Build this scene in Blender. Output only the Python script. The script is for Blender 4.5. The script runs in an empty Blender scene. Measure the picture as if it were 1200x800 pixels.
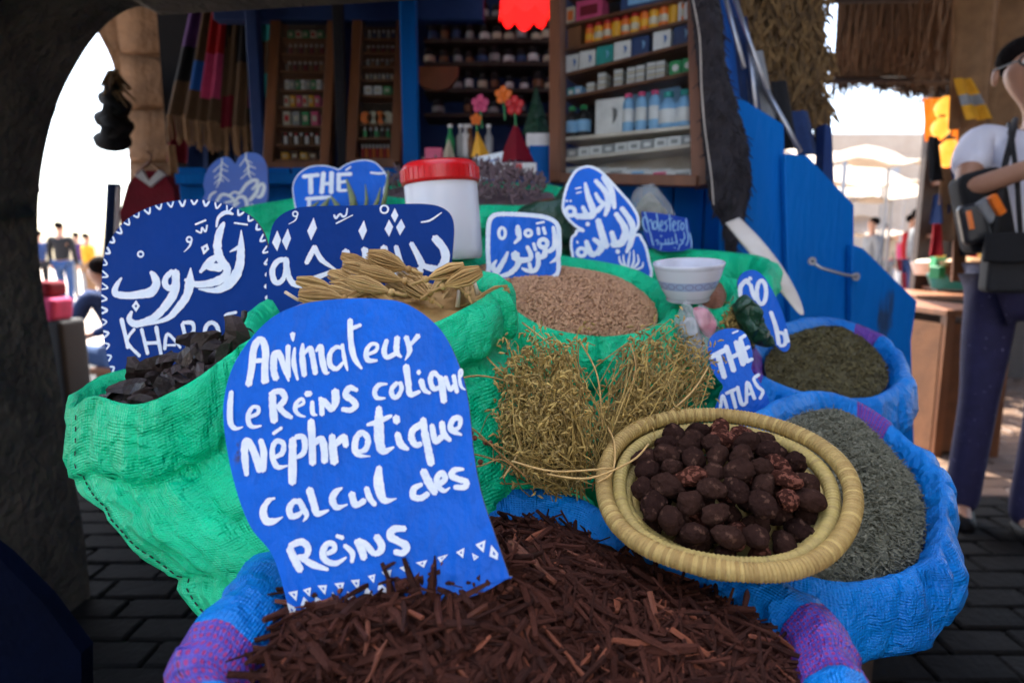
import bpy, bmesh, math, random
import numpy as np
from mathutils import Vector, Matrix, Euler, noise
R = math.radians
random.seed(7); rng = np.random.default_rng(7)
scene = bpy.context.scene
col = scene.collection

# ---------------------------------------------------------------- camera
FPX = 715.0                      # focal length in pixels of the 1200 px wide photograph
CAM = Vector((0, 0, 1.0)); PITCH = R(8)
FW = Vector((0, math.cos(PITCH), -math.sin(PITCH))); UP = Vector((0, math.sin(PITCH), math.cos(PITCH))); RT = Vector((1, 0, 0))
cam = bpy.data.cameras.new("camera"); camo = bpy.data.objects.new("camera", cam); col.objects.link(camo)
camo.location = CAM; camo.rotation_euler = (R(90) - PITCH, 0, 0)
cam.sensor_width = 36; cam.lens = FPX / 1200 * 36; cam.clip_start = 0.02; cam.clip_end = 400
cam.dof.use_dof = True; cam.dof.focus_distance = 0.64; cam.dof.aperture_fstop = 4.0
scene.camera = camo
# ---------------------------------------------------------------- sky, sun, exposure
SUN_EL, SUN_AZ = R(62), R(-20)   # azimuth measured from +Y towards +X
w = bpy.data.worlds.new("World"); scene.world = w; w.use_nodes = True
nt = w.node_tree; nt.nodes.clear()
sky = nt.nodes.new('ShaderNodeTexSky'); sky.sky_type = 'NISHITA'; sky.sun_disc = False
sky.sun_elevation = SUN_EL; sky.sun_rotation = SUN_AZ; sky.dust_density = 3.0; sky.air_density = 1.0; sky.ozone_density = .3
bg = nt.nodes.new('ShaderNodeBackground'); bg.inputs[1].default_value = 0.15
wo = nt.nodes.new('ShaderNodeOutputWorld')
nt.links.new(sky.outputs[0], bg.inputs[0]); nt.links.new(bg.outputs[0], wo.inputs[0])
sl = bpy.data.lights.new("sun", 'SUN'); sl.energy = 4.0; sl.angle = R(0.5); sl.color = (1, .95, .87)
so = bpy.data.objects.new("sun", sl); col.objects.link(so)
sd = Vector((math.sin(SUN_AZ) * math.cos(SUN_EL), math.cos(SUN_AZ) * math.cos(SUN_EL), math.sin(SUN_EL)))
so.rotation_euler = sd.to_track_quat('Z', 'Y').to_euler()
scene.view_settings.view_transform = 'Standard'; scene.view_settings.look = 'None'
scene.view_settings.exposure = 2.55; scene.view_settings.gamma = 1

# ---------------------------------------------------------------- helpers
def P(x, y, d):
    x = float(x); y = float(y); d = float(d)
    return CAM + d * (FW + (x - 600) / FPX * RT - (y - 400) / FPX * UP)
def PZ(x, y, z):
    r = FW + (x - 600) / FPX * RT - (y - 400) / FPX * UP
    return CAM + r * ((z - 1.0) / r.z)
class Plane:
    def __init__(s, x, y, d, lean=10, yaw=0):
        s.p0 = P(x, y, d); a, b = R(yaw), R(lean)
        s.n = Vector((math.sin(a) * math.cos(b), -math.cos(a) * math.cos(b), math.sin(b)))
        s.u = s.n.cross(Vector((0, 0, -1))).normalized(); s.v = s.u.cross(s.n) * -1
    def hit(s, x, y, off=0.0):
        x = float(x); y = float(y)
        r = FW + (x - 600) / FPX * RT - (y - 400) / FPX * UP
        t = (s.p0 - CAM).dot(s.n) / r.dot(s.n)
        return CAM + r * t + s.n * off
ORG = {}
def meta(o, label=None, cat=None, group=None, kind=None):
    if label: o['label'] = label
    if cat: o['category'] = cat
    if group: o['group'] = group
    if kind: o['kind'] = kind
    return o
def thing(name, loc, label, cat, group=None):
    o = bpy.data.objects.new(name, None); col.objects.link(o); o.location = loc; o.empty_display_size = .05
    ORG[o] = Vector(loc); return meta(o, label, cat, group)
def newmesh(name, vs, fs, mat, smooth=False, rnd=None, uv=None):
    me = bpy.data.meshes.new(name)
    me.from_pydata([tuple(v) for v in vs], [], fs)
    if mat: me.materials.append(mat)
    if smooth: me.polygons.foreach_set('use_smooth', [True] * len(me.polygons))
    if rnd is not None:
        a = me.attributes.new('rnd', 'FLOAT', 'POINT'); a.data.foreach_set('value', np.asarray(rnd, dtype=np.float32) if hasattr(rnd, '__len__') else np.full(len(vs), rnd, np.float32))
    if uv is not None:
        l = me.uv_layers.new(name='UVMap')
        idx = np.empty(len(me.loops), np.int32); me.loops.foreach_get('vertex_index', idx)
        l.data.foreach_set('uv', np.asarray(uv, np.float32)[idx].ravel())
    me.update(); return me
def mk(name, vs, fs, mat, parent=None, smooth=False, rnd=None, uv=None, **kw):
    """verts in world coordinates -> one mesh object, top level or a child"""
    vs = np.asarray([tuple(v) for v in vs], float)
    if parent is not None: org = ORG[parent]
    else:
        lo, hi = vs.min(0), vs.max(0); org = Vector(((lo[0] + hi[0]) / 2, (lo[1] + hi[1]) / 2, lo[2]))
    me = newmesh(name, vs - np.array(org), fs, mat, smooth, rnd, uv)
    o = bpy.data.objects.new(name, me); col.objects.link(o)
    if parent is not None: o.parent = parent
    else: o.location = org
    ORG[o] = Vector(org); return meta(o, **kw)
def inst(name, me, M4, parent=None, **kw):
    o = bpy.data.objects.new(name, me); col.objects.link(o)
    if parent is not None:
        o.parent = parent; M4 = Matrix.Translation(-ORG[parent]) @ M4
    o.matrix_world = M4 if parent is None else M4
    if parent is not None: o.matrix_local = M4
    return meta(o, **kw)
class G:
    """geometry collector"""
    def __init__(s): s.v = []; s.f = []; s.r = []; s.uv = []
    def add(s, vs, fs, rnd=0.5, uv=None):
        b = len(s.v); s.v += [tuple(v) for v in vs]; s.f += [tuple(i + b for i in f) for f in fs]
        s.r += [rnd] * len(vs); s.uv += list(uv) if uv else [(0, 0)] * len(vs)
    def box(s, c, size, rot=None, rnd=.5, taper=1.0):
        hx, hy, hz = size[0] / 2, size[1] / 2, size[2] / 2; c = Vector(c)
        vs = [Vector((x * hx * (taper if z > 0 else 1), y * hy * (taper if z > 0 else 1), z * hz)) for z in (-1, 1) for y in (-1, 1) for x in (-1, 1)]
        if rot is not None: vs = [rot @ v for v in vs]
        s.add([c + v for v in vs], [(0, 2, 3, 1), (4, 5, 7, 6), (0, 1, 5, 4), (2, 6, 7, 3), (0, 4, 6, 2), (1, 3, 7, 5)], rnd)
    def bar(s, a, b, w, h, upv=(0, 0, 1), rnd=.5):
        a = Vector(a); b = Vector(b); d = b - a; L = d.length; x = d.normalized()
        z = Vector(upv); y = z.cross(x)
        if y.length < 1e-4: y = Vector((0, 1, 0)).cross(x)
        y.normalize(); z = x.cross(y)
        s.box((a + b) / 2, (L, w, h), Matrix((x, y, z)).transposed(), rnd)
    def tube(s, pts, rad, n=6, rnd=.5, cap=True):
        pts = [Vector(p) for p in pts]; m = len(pts)
        rad = rad if hasattr(rad, '__len__') else [rad] * m
        vs = []; prev = None
        for i, p in enumerate(pts):
            t = (pts[min(i + 1, m - 1)] - pts[max(i - 1, 0)]).normalized()
            if prev is None:
                a = t.cross(Vector((0, 0, 1)))
                if a.length < .1: a = t.cross(Vector((0, 1, 0)))
            else: a = prev - t * prev.dot(t)
            a.normalize(); prev = a; b = t.cross(a)
            for k in range(n):
                q = 2 * math.pi * k / n; vs.append(p + (a * math.cos(q) + b * math.sin(q)) * rad[i])
        fs = [(i * n + k, i * n + (k + 1) % n, (i + 1) * n + (k + 1) % n, (i + 1) * n + k) for i in range(m - 1) for k in range(n)]
        if cap: fs += [tuple(range(n - 1, -1, -1)), tuple(range((m - 1) * n, m * n))]
        s.add(vs, fs, rnd)
    def lathe(s, c, prof, n=32, axis=None, rnd=.5, uvv=False):
        """prof: (radius, height) list"""
        c = Vector(c); q = Vector(axis or (0, 0, 1)).normalized().to_track_quat('Z', 'Y').to_matrix()
        vs = []; uv = []
        for j, (r, h) in enumerate(prof):
            for k in range(n + 1):
                a = 2 * math.pi * k / n
                vs.append(c + q @ Vector((r * math.cos(a), r * math.sin(a), h))); uv.append((k / n, j / (len(prof) - 1)))
        m = n + 1
        fs = [(i * m + k, i * m + k + 1, (i + 1) * m + k + 1, (i + 1) * m + k) for i in range(len(prof) - 1) for k in range(n)]
        s.add(vs, fs, rnd, uv)
    def prism(s, pts, vec, rnd=.5):
        """polygon (world pts) swept along vec"""
        n = len(pts); pts = [Vector(p) for p in pts]; vec = Vector(vec)
        s.add(pts + [p + vec for p in pts], [tuple(range(n)), tuple(range(2 * n - 1, n - 1, -1))] + [(i, i + n, (i + 1) % n + n, (i + 1) % n) for i in range(n)], rnd)
    def ball(s, c, r, n=8, m=6, rnd=.5, rot=None):
        r = r if hasattr(r, '__len__') else (r, r, r); vs = [Vector((0, 0, 1))]
        for i in range(1, m):
            t = math.pi * i / m
            for k in range(n):
                a = 2 * math.pi * k / n; vs.append(Vector((math.sin(t) * math.cos(a), math.sin(t) * math.sin(a), math.cos(t))))
        vs.append(Vector((0, 0, -1)))
        fs = [(0, 1 + k, 1 + (k + 1) % n) for k in range(n)]
        for i in range(m - 2):
            for k in range(n):
                a = 1 + i * n + k; b = 1 + i * n + (k + 1) % n; fs.append((a, a + n, b + n, b))
        e = len(vs) - 1; fs += [(e, 1 + (m - 2) * n + (k + 1) % n, 1 + (m - 2) * n + k) for k in range(n)]
        vs = [Vector((v.x * r[0], v.y * r[1], v.z * r[2])) for v in vs]
        if rot is not None: vs = [rot @ v for v in vs]
        s.add([Vector(c) + v for v in vs], fs, rnd)
    def mk(s, name, mat, parent=None, smooth=False, uv=False, **kw):
        return mk(name, s.v, s.f, mat, parent, smooth, s.r, s.uv if uv else None, **kw)
def fixn(o):
    bm = bmesh.new(); bm.from_mesh(o.data); bmesh.ops.recalc_face_normals(bm, faces=bm.faces); bm.to_mesh(o.data); bm.free(); return o
def bevel(o, w=.002, seg=2):
    bm = bmesh.new(); bm.from_mesh(o.data); bmesh.ops.recalc_face_normals(bm, faces=bm.faces)
    bmesh.ops.bevel(bm, geom=[e for e in bm.edges if len(e.link_faces) == 2 and e.calc_face_angle(0) > .5], offset=w, segments=seg, affect='EDGES', profile=.6)
    bm.to_mesh(o.data); bm.free(); return o
def catmull(pts, n, closed=False):
    pts = [np.asarray(p, float) for p in pts]; m = len(pts); out = []
    segs = m if closed else m - 1
    for i in range(segs):
        if closed: a, b, c, d = pts[(i - 1) % m], pts[i], pts[(i + 1) % m], pts[(i + 2) % m]
        else: a, b, c, d = pts[max(i - 1, 0)], pts[i], pts[i + 1], pts[min(i + 2, m - 1)]
        for k in range(n):
            t = k / n
            out.append(.5 * ((2 * b) + (-a + c) * t + (2 * a - 5 * b + 4 * c - d) * t * t + (-a + 3 * b - 3 * c + d) * t ** 3))
    if not closed: out.append(pts[-1])
    return out
def resample(pts, n, closed=True):
    pts = np.array([list(p) for p in pts]);
    if closed: pts = np.vstack([pts, pts[:1]])
    s = np.r_[0, np.cumsum(np.linalg.norm(np.diff(pts, axis=0), axis=1))]
    t = np.linspace(0, s[-1], n, endpoint=not closed)
    return np.stack([np.interp(t, s, pts[:, k]) for k in range(pts.shape[1])], 1), t / s[-1]
def nz(p, s, seed=0): return noise.noise(Vector((p[0] * s + seed * 7.3, p[1] * s - seed * 3.1, p[2] * s + seed)))

# ---------------------------------------------------------------- materials
def nodes(name):
    m = bpy.data.materials.new(name); m.use_nodes = True; nt = m.node_tree
    return m, nt, nt.nodes['Principled BSDF'], nt.links
def c4(c): return (c[0], c[1], c[2], 1)
def M(name, c, rough=.6, c2=None, vs=15, bump=0, bs=120, metal=0, rnd=False, spots=None, emit=0, trans=0, spec=.5, stretch=None, sheen=0, alpha=1, transl=0):
    m, nt, b, L = nodes(name); N = nt.nodes
    if c2 is None: c2 = tuple(x * .72 for x in c)
    tc = N.new('ShaderNodeTexCoord'); vec = tc.outputs['Object']
    if stretch:
        mp = N.new('ShaderNodeMapping'); mp.inputs['Scale'].default_value = stretch; L.new(vec, mp.inputs[0]); vec = mp.outputs[0]
    n1 = N.new('ShaderNodeTexNoise'); n1.inputs['Scale'].default_value = vs; n1.inputs['Detail'].default_value = 6; n1.inputs['Roughness'].default_value = .6; L.new(vec, n1.inputs['Vector'])
    rp = N.new('ShaderNodeMapRange'); rp.inputs[1].default_value = .3; rp.inputs[2].default_value = .7; L.new(n1.outputs[0], rp.inputs[0]); fac = rp.outputs[0]
    if rnd:
        at = N.new('ShaderNodeAttribute'); at.attribute_name = 'rnd'; oi = N.new('ShaderNodeObjectInfo')
        a1 = N.new('ShaderNodeMath'); a1.operation = 'ADD'; L.new(at.outputs['Fac'], a1.inputs[0]); L.new(oi.outputs['Random'], a1.inputs[1])
        a2 = N.new('ShaderNodeMath'); a2.operation = 'FRACT'; L.new(a1.outputs[0], a2.inputs[0])
        a3 = N.new('ShaderNodeMath'); a3.operation = 'MULTIPLY_ADD'; a3.inputs[1].default_value = .4; L.new(fac, a3.inputs[0])
        a4 = N.new('ShaderNodeMath'); a4.operation = 'MULTIPLY'; a4.inputs[1].default_value = .65; L.new(a2.outputs[0], a4.inputs[0]); L.new(a4.outputs[0], a3.inputs[2]); fac = a3.outputs[0]
    mx = N.new('ShaderNodeMix'); mx.data_type = 'RGBA'; mx.inputs[6].default_value = c4(c); mx.inputs[7].default_value = c4(c2); L.new(fac, mx.inputs[0]); out = mx.outputs[2]
    if spots:
        n2 = N.new('ShaderNodeTexNoise'); n2.inputs['Scale'].default_value = spots[1]; n2.inputs['Detail'].default_value = 8; L.new(vec, n2.inputs['Vector'])
        r2 = N.new('ShaderNodeMapRange'); r2.inputs[1].default_value = spots[2]; r2.inputs[2].default_value = spots[2] + .04; L.new(n2.outputs[0], r2.inputs[0])
        m2 = N.new('ShaderNodeMix'); m2.data_type = 'RGBA'; m2.inputs[7].default_value = c4(spots[0]); L.new(r2.outputs[0], m2.inputs[0]); L.new(out, m2.inputs[6]); out = m2.outputs[2]
    L.new(out, b.inputs['Base Color'])
    b.inputs['Roughness'].default_value = rough; b.inputs['Metallic'].default_value = metal; b.inputs['Specular IOR Level'].default_value = spec
    if trans: b.inputs['Transmission Weight'].default_value = trans
    if sheen: b.inputs['Sheen Weight'].default_value = sheen
    if alpha < 1: b.inputs['Alpha'].default_value = alpha
    if emit: L.new(out, b.inputs['Emission Color']); b.inputs['Emission Strength'].default_value = emit
    if bump:
        nb = N.new('ShaderNodeTexNoise'); nb.inputs['Scale'].default_value = bs; nb.inputs['Detail'].default_value = 5; L.new(vec, nb.inputs['Vector'])
        bp = N.new('ShaderNodeBump'); bp.inputs['Strength'].default_value = bump; bp.inputs['Distance'].default_value = .6 / bs; L.new(nb.outputs[0], bp.inputs['Height']); L.new(bp.outputs[0], b.inputs['Normal'])
    if transl:
        tl = N.new('ShaderNodeBsdfTranslucent'); ms = N.new('ShaderNodeMixShader'); ms.inputs[0].default_value = transl
        L.new(out, tl.inputs[0]); L.new(b.outputs[0], ms.inputs[1]); L.new(tl.outputs[0], ms.inputs[2]); L.new(ms.outputs[0], N['Material Output'].inputs[0])
    return m
def sack_mat(name, c, c2, stripes=(), thread=.0036, stripe_c=((.10, .07, .46), (.34, .03, .20))):
    """woven plastic: UV is in metres (round, down); stripes are printed bands given in metres round the sack"""
    m, nt, b, L = nodes(name); N = nt.nodes
    uv = N.new('ShaderNodeUVMap'); sp = N.new('ShaderNodeSeparateXYZ'); L.new(uv.outputs[0], sp.inputs[0])
    def math_(op, a, v=None, c_=None):
        n = N.new('ShaderNodeMath'); n.operation = op
        for i, q in enumerate((a, v, c_)):
            if q is None: continue
            if isinstance(q, (int, float)): n.inputs[i].default_value = q
            else: L.new(q, n.inputs[i])
        return n.outputs[0]
    tc = N.new('ShaderNodeTexCoord')
    nn = N.new('ShaderNodeTexNoise'); nn.inputs['Scale'].default_value = 9; nn.inputs['Detail'].default_value = 6; L.new(tc.outputs['Object'], nn.inputs['Vector'])
    mx = N.new('ShaderNodeMix'); mx.data_type = 'RGBA'; mx.inputs[6].default_value = c4(c); mx.inputs[7].default_value = c4(c2)
    mr = N.new('ShaderNodeMapRange'); mr.inputs[1].default_value = .35; mr.inputs[2].default_value = .68; L.new(nn.outputs[0], mr.inputs[0]); L.new(mr.outputs[0], mx.inputs[0]); out = mx.outputs[2]
    for (a, z) in stripes:
        f1 = math_('GREATER_THAN', sp.outputs[0], a); f2 = math_('LESS_THAN', sp.outputs[0], z); f = math_('MULTIPLY', f1, f2)
        du = math_('SUBTRACT', math_('FRACT', math_('MULTIPLY', sp.outputs[0], 170)), .5); dv = math_('SUBTRACT', math_('FRACT', math_('MULTIPLY', sp.outputs[1], 170)), .5)
        dd = math_('ADD', math_('MULTIPLY', du, du), math_('MULTIPLY', dv, dv)); dot = math_('LESS_THAN', dd, .085)
        m1 = N.new('ShaderNodeMix'); m1.data_type = 'RGBA'; m1.inputs[6].default_value = c4(stripe_c[0]); m1.inputs[7].default_value = c4(stripe_c[1]); L.new(dot, m1.inputs[0])
        m2 = N.new('ShaderNodeMix'); m2.data_type = 'RGBA'; L.new(f, m2.inputs[0]); L.new(out, m2.inputs[6]); L.new(m1.outputs[2], m2.inputs[7]); out = m2.outputs[2]
    L.new(out, b.inputs['Base Color'])
    b.inputs['Roughness'].default_value = .36; b.inputs['Specular IOR Level'].default_value = .35
    k = 2 * math.pi / thread
    wu = math_('SINE', math_('MULTIPLY', sp.outputs[0], k)); wv = math_('SINE', math_('MULTIPLY', sp.outputs[1], k))
    h = math_('ADD', math_('MULTIPLY', wu, .45), math_('MULTIPLY', wv, .55))
    nf = N.new('ShaderNodeTexNoise'); nf.inputs['Scale'].default_value = 60; nf.inputs['Detail'].default_value = 7; nf.inputs['Distortion'].default_value = .8; L.new(tc.outputs['Object'], nf.inputs['Vector'])
    vo = N.new('ShaderNodeTexVoronoi'); vo.feature = 'F1'; vo.inputs['Scale'].default_value = 26; nd = N.new('ShaderNodeTexNoise'); nd.inputs['Scale'].default_value = 14; nd.inputs['Detail'].default_value = 3; L.new(tc.outputs['Object'], nd.inputs['Vector'])
    vm = N.new('ShaderNodeVectorMath'); vm.operation = 'MULTIPLY_ADD'; vm.inputs[1].default_value = (.12, .12, .12); L.new(nd.outputs['Color'], vm.inputs[0]); L.new(tc.outputs['Object'], vm.inputs[2]); L.new(vm.outputs[0], vo.inputs['Vector'])
    b0 = N.new('ShaderNodeBump'); b0.inputs['Strength'].default_value = .8; b0.inputs['Distance'].default_value = .010; L.new(vo.outputs['Distance'], b0.inputs['Height'])
    b1 = N.new('ShaderNodeBump'); L.new(b0.outputs[0], b1.inputs['Normal']); b1.inputs['Strength'].default_value = .9; b1.inputs['Distance'].default_value = .008; L.new(nf.outputs[0], b1.inputs['Height'])
    b2 = N.new('ShaderNodeBump'); b2.inputs['Strength'].default_value = .5; b2.inputs['Distance'].default_value = .0009; L.new(h, b2.inputs['Height']); L.new(b1.outputs[0], b2.inputs['Normal'])
    L.new(b2.outputs[0], b.inputs['Normal'])
    tl = N.new('ShaderNodeBsdfTranslucent'); ms = N.new('ShaderNodeMixShader'); ms.inputs[0].default_value = .18
    L.new(out, tl.inputs[0]); L.new(b.outputs[0], ms.inputs[1]); L.new(tl.outputs[0], ms.inputs[2]); L.new(ms.outputs[0], N['Material Output'].inputs[0])
    return m
MAT = dict(
    paint=M('sign_paint', (.0, .13, .68), .42, (.0, .09, .50), 10, .5, 70, spec=.2, spots=((.07, .055, .08), 34, .69), stretch=(1, 1, .6)),
    paint_dark=M('sign_paint_navy', (.0, .035, .23), .5, (.0, .028, .18), 6, .12, 60, spec=.1),
    paint_mid=M('sign_paint_mid', (.002, .05, .42), .45, (.002, .04, .33), 8, .1, 60, spec=.2),
    paint_pale=M('sign_paint_pale', (.05, .16, .62), .5, (.07, .13, .50), 8, .1, 60),
    white=M('lettering_white', (.78, .84, .90), .5, (.62, .72, .86), 60, .4, 300),
    edge=M('sign_board_edge', (.12, .09, .08), .8),
    bark=M('bark', (.013, .0045, .0035), .8, (.068, .021, .013), 120, .9, 400, rnd=True, spec=.15),
    bark_red=M('bark_inner', (.22, .055, .02), .75, (.10, .03, .015), 120, .5, 400, rnd=True),
    soil=M('bark_dust', (.02, .008, .006), .95, (.04, .015, .01), 150, .8, 300),
    pod=M('pod', (.012, .008, .008), .45, (.040, .025, .024), 60, .5, 200, rnd=True, spec=.3),
    straw=M('straw', (.52, .38, .13), .65, (.27, .17, .05), 45, .5, 500, rnd=True),
    straw_in=M('straw_inner', (.46, .36, .11), .65, (.30, .22, .08), 40, .5, 500, rnd=True),
    nut=M('nut', (.018, .009, .008), .95, (.042, .021, .016), 110, 1.0, 260, rnd=True, spec=.02, spots=((.085, .045, .032), 150, .60)),
    nut_pale=M('nut_worn', (.055, .020, .013), .8, (.035, .013, .010), 160, 1, 260, rnd=True, spec=.02, spots=((.17, .065, .045), 190, .52)),
    umbel=M('dried_umbel', (.66, .44, .17), .7, (.30, .16, .045), 60, .3, 300, rnd=True),
    umbel_pale=M('umbel_knob', (.72, .58, .42), .7),
    herb=M('dried_herb', (.56, .39, .11), .8, (.12, .08, .025), 60, .2, 300, rnd=True),
    herb_dark=M('dried_herb_brown', (.10, .065, .025), .9, (.05, .03, .015), 60, rnd=True),  # darker brown of the dried herb
    seed=M('seed', (.62, .36, .19), .7, (.24, .12, .065), 200, .2, 500, rnd=True),
    grey=M('grey_herb', (.23, .23, .17), .9, (.07, .075, .05), 80, .2, 300, rnd=True),
    olive=M('olive_powder', (.095, .082, .032), .95, (.05, .042, .018), 90, 1.0, 220),
    olive_bit=M('olive_flake', (.15, .125, .05), .95, (.06, .05, .02), 90, rnd=True),
    red_powder=M('red_powder', (.28, .12, .07), .95, (.18, .07, .04), 120, .8, 300),
    purple_herb=M('purple_herb', (.20, .13, .15), .85, (.11, .08, .08), 80, rnd=True),
    navyw=M('navy_wood', (.001, .003, .014), .9, (.001, .002, .008), 8, .3, 60, spec=.05), wallg=M('bounce_wall_grey', (.52, .54, .58), .9, (.42, .44, .48), 2, .3, 8), wallt=M('tan_wall', (.42, .35, .28), .9, (.34, .27, .21), 1.5, .3, 8), tan_shaded=M('cloth_dark_tan', (.13, .07, .03), .9, (.07, .04, .02), 14, .5, 90),  # grey suits the added bounce wall; scarf tan darkened to carry roof shade
    jarw=M('jar_plastic', (.86, .86, .92), .35, (.80, .80, .88), 5, transl=.2), red=M('red_plastic', (.62, .008, .012), .3, (.5, .006, .01), 10),
    ceramic=M('ceramic', (.62, .63, .70), .2),
    aloe=M('aloe', (.14, .20, .09), .5, (.22, .24, .10), 30, .3, 80),
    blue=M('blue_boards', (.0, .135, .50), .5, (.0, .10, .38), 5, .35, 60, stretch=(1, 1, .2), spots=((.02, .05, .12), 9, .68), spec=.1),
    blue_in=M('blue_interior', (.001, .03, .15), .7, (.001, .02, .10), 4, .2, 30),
    wood=M('cabinet_wood', (.17, .062, .025), .5, (.09, .03, .012), 12, .3, 90, stretch=(1, 1, .15)),
    wood_or=M('cabinet_wood_warm', (.22, .075, .02), .5, (.12, .04, .012), 12, .3, 90, stretch=(1, 1, .15)),
    wood_dark=M('dark_wood', (.05, .03, .02), .7, (.03, .018, .012), 10, .4, 70),
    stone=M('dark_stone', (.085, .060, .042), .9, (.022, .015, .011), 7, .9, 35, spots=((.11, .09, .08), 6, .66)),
    plaster=M('grey_plaster', (.14, .13, .15), .9, (.08, .075, .08), 6, .5, 20),
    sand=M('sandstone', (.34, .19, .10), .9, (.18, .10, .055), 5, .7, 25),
    wallw=M('white_wall', (.82, .80, .76), .9, (.72, .68, .62), 1.5, .3, 8),
    awn=M('awning', (.50, .42, .33), .8, (.40, .33, .26), 2, transl=.3),
    floor=M('street', (.30, .19, .12), .8, (.20, .13, .085), 2, .4, 12),
    floor_far=M('street_far', (.40, .32, .26), .8, (.32, .25, .19), .6, .3, 5),
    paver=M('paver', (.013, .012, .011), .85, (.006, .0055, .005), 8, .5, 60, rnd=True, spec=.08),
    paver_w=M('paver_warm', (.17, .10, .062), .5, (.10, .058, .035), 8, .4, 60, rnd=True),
    joint=M('paver_joint', (.008, .007, .006), .9),
    reed=M('reed', (.13, .085, .05), .9, (.055, .035, .022), 20, .4, 90, rnd=True),
    thatch=M('thatch', (.26, .15, .05), .8, (.05, .028, .012), 25, .3, 90, rnd=True),
    hide=M('fleece', (.012, .010, .014), .9, (.025, .02, .025), 40, 1.0, 120),
    cord=M('cord', (.45, .40, .36), .8), steel=M('steel', (.55, .57, .62), .35, metal=.7),
    skin=M('skin', (.42, .22, .14), .55, (.36, .18, .11), 8), hair=M('hair', (.008, .006, .006), .95, bump=1, bs=90, spec=.05), black=M('black_cloth', (.012, .012, .014), .8, bump=.4),
    tshirt=M('tshirt', (.74, .74, .82), .85, (.66, .66, .76), 4, .3, 60), navy=M('speckled_trousers', (.012, .010, .045), .85, (.02, .018, .07), 20, spots=((.25, .22, .35), 90, .68)),
    jeans=M('jeans', (.02, .06, .17), .85, (.012, .04, .12), 12, .4, 120), shoe=M('shoe', (.006, .005, .006), .6, spec=.15),
    grn_bag=M('green_bag', (.012, .06, .03), .35, (.008, .035, .02), 8, .8, 25),
    clear=M('clear_bag', (.80, .84, .84), .10, alpha=.26, bump=1, bs=60), pinkp=M('pink_packet', (.80, .25, .32), .4, (.6, .12, .2), 30),
    dark=M('dark_interior', (.010, .010, .014), .9), glassj=M('jar_glass', (.02, .025, .03), .12),
    ivory=M('ivory', (.74, .68, .60), .4, (.55, .46, .38), 9),
)
MAT['green'] = sack_mat('green_sack', (.0, .74, .36), (.0, .52, .23))
MAT['teal_stripe'] = None
for k, c in dict(red=(.55, .01, .015), orange=(.85, .18, .01), yellow=(.85, .42, .02), teal=(.02, .32, .30), pink=(.70, .08, .22), white=(.75, .75, .76), cream=(.62, .55, .42), green=(.02, .30, .10), blue=(.02, .14, .50), navy=(.02, .05, .16), brown=(.20, .08, .03), grey=(.30, .31, .32), purple=(.10, .03, .16), black=(.012, .012, .014), sky=(.25, .50, .80), maroon=(.22, .005, .02), tan=(.34, .19, .09)).items():
    MAT['p_' + k] = M('print_' + k, c, .45, tuple(q * .8 for q in c), 30)
    MAT['c_' + k] = M('cloth_' + k, c, .9, tuple(q * .65 for q in c), 12, .5, 90, transl=.15)
# ================================================================ SIGNS (flat painted boards, brush lettering as thin raised paint)
def parse(tile, s):
    """'x,y,w x,y ...' in tile units -> photo pixels; tile = (ox, oy, scale)"""
    ox, oy, k = tile; out = []; w = 10
    for t in s.split():
        q = [float(v) for v in t.split(',')]
        if len(q) > 2: w = q[2]
        out.append((ox + q[0] / k, oy + q[1] / k, w / k))
    return out
def paint(g, pl, pts, lift, closed=False, wobble=.1):
    d = catmull(pts, 6, closed) if len(pts) > 1 else [np.array(pts[0])] * 2
    d = np.array(d)
    if closed: d = np.vstack([d, d[:1]])
    W = [pl.hit(x, y, 0) for x, y, _ in d]; n = len(d)
    mpp = (pl.hit(d[0][0] + 1, d[0][1]) - pl.hit(d[0][0], d[0][1])).length
    L = []; Rr = []
    for i in range(n):
        t = W[min(i + 1, n - 1)] - W[max(i - 1, 0)]
        if t.length < 1e-7: t = pl.u.copy()
        t.normalize(); s = pl.n.cross(t)
        hw = float(d[i][2]) * mpp / 2 * (1 + wobble * noise.noise(Vector((W[i].x * 300, W[i].z * 300, i))) * 2) if n > 2 else d[i][2] * mpp / 2
        off = pl.n * (lift + .00015 * i / n)
        L.append(W[i] + s * hw + off); Rr.append(W[i] - s * hw + off)
    vs = L + Rr; fs = [(i, i + 1, n + i + 1, n + i) for i in range(n - 1)]
    if not closed:
        for e, sg in ((0, -1), (n - 1, 1)):
            t = (W[1] - W[0]) if e == 0 else (W[-1] - W[-2])
            if t.length < 1e-7: t = pl.u.copy()
            t.normalize(); c = (L[e] + Rr[e]) / 2; hv = (L[e] - Rr[e]) / 2; r = hv.length; b = len(vs)
            arc = [c + hv * math.cos(a) + t * sg * r * math.sin(a) * .75 * (1 + .25 * math.sin(e + a * 5)) for a in (math.pi * q / 6 for q in range(7))]
            vs += arc; fs.append(tuple(range(b, b + 7)))
    g.add(vs, fs)
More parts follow.
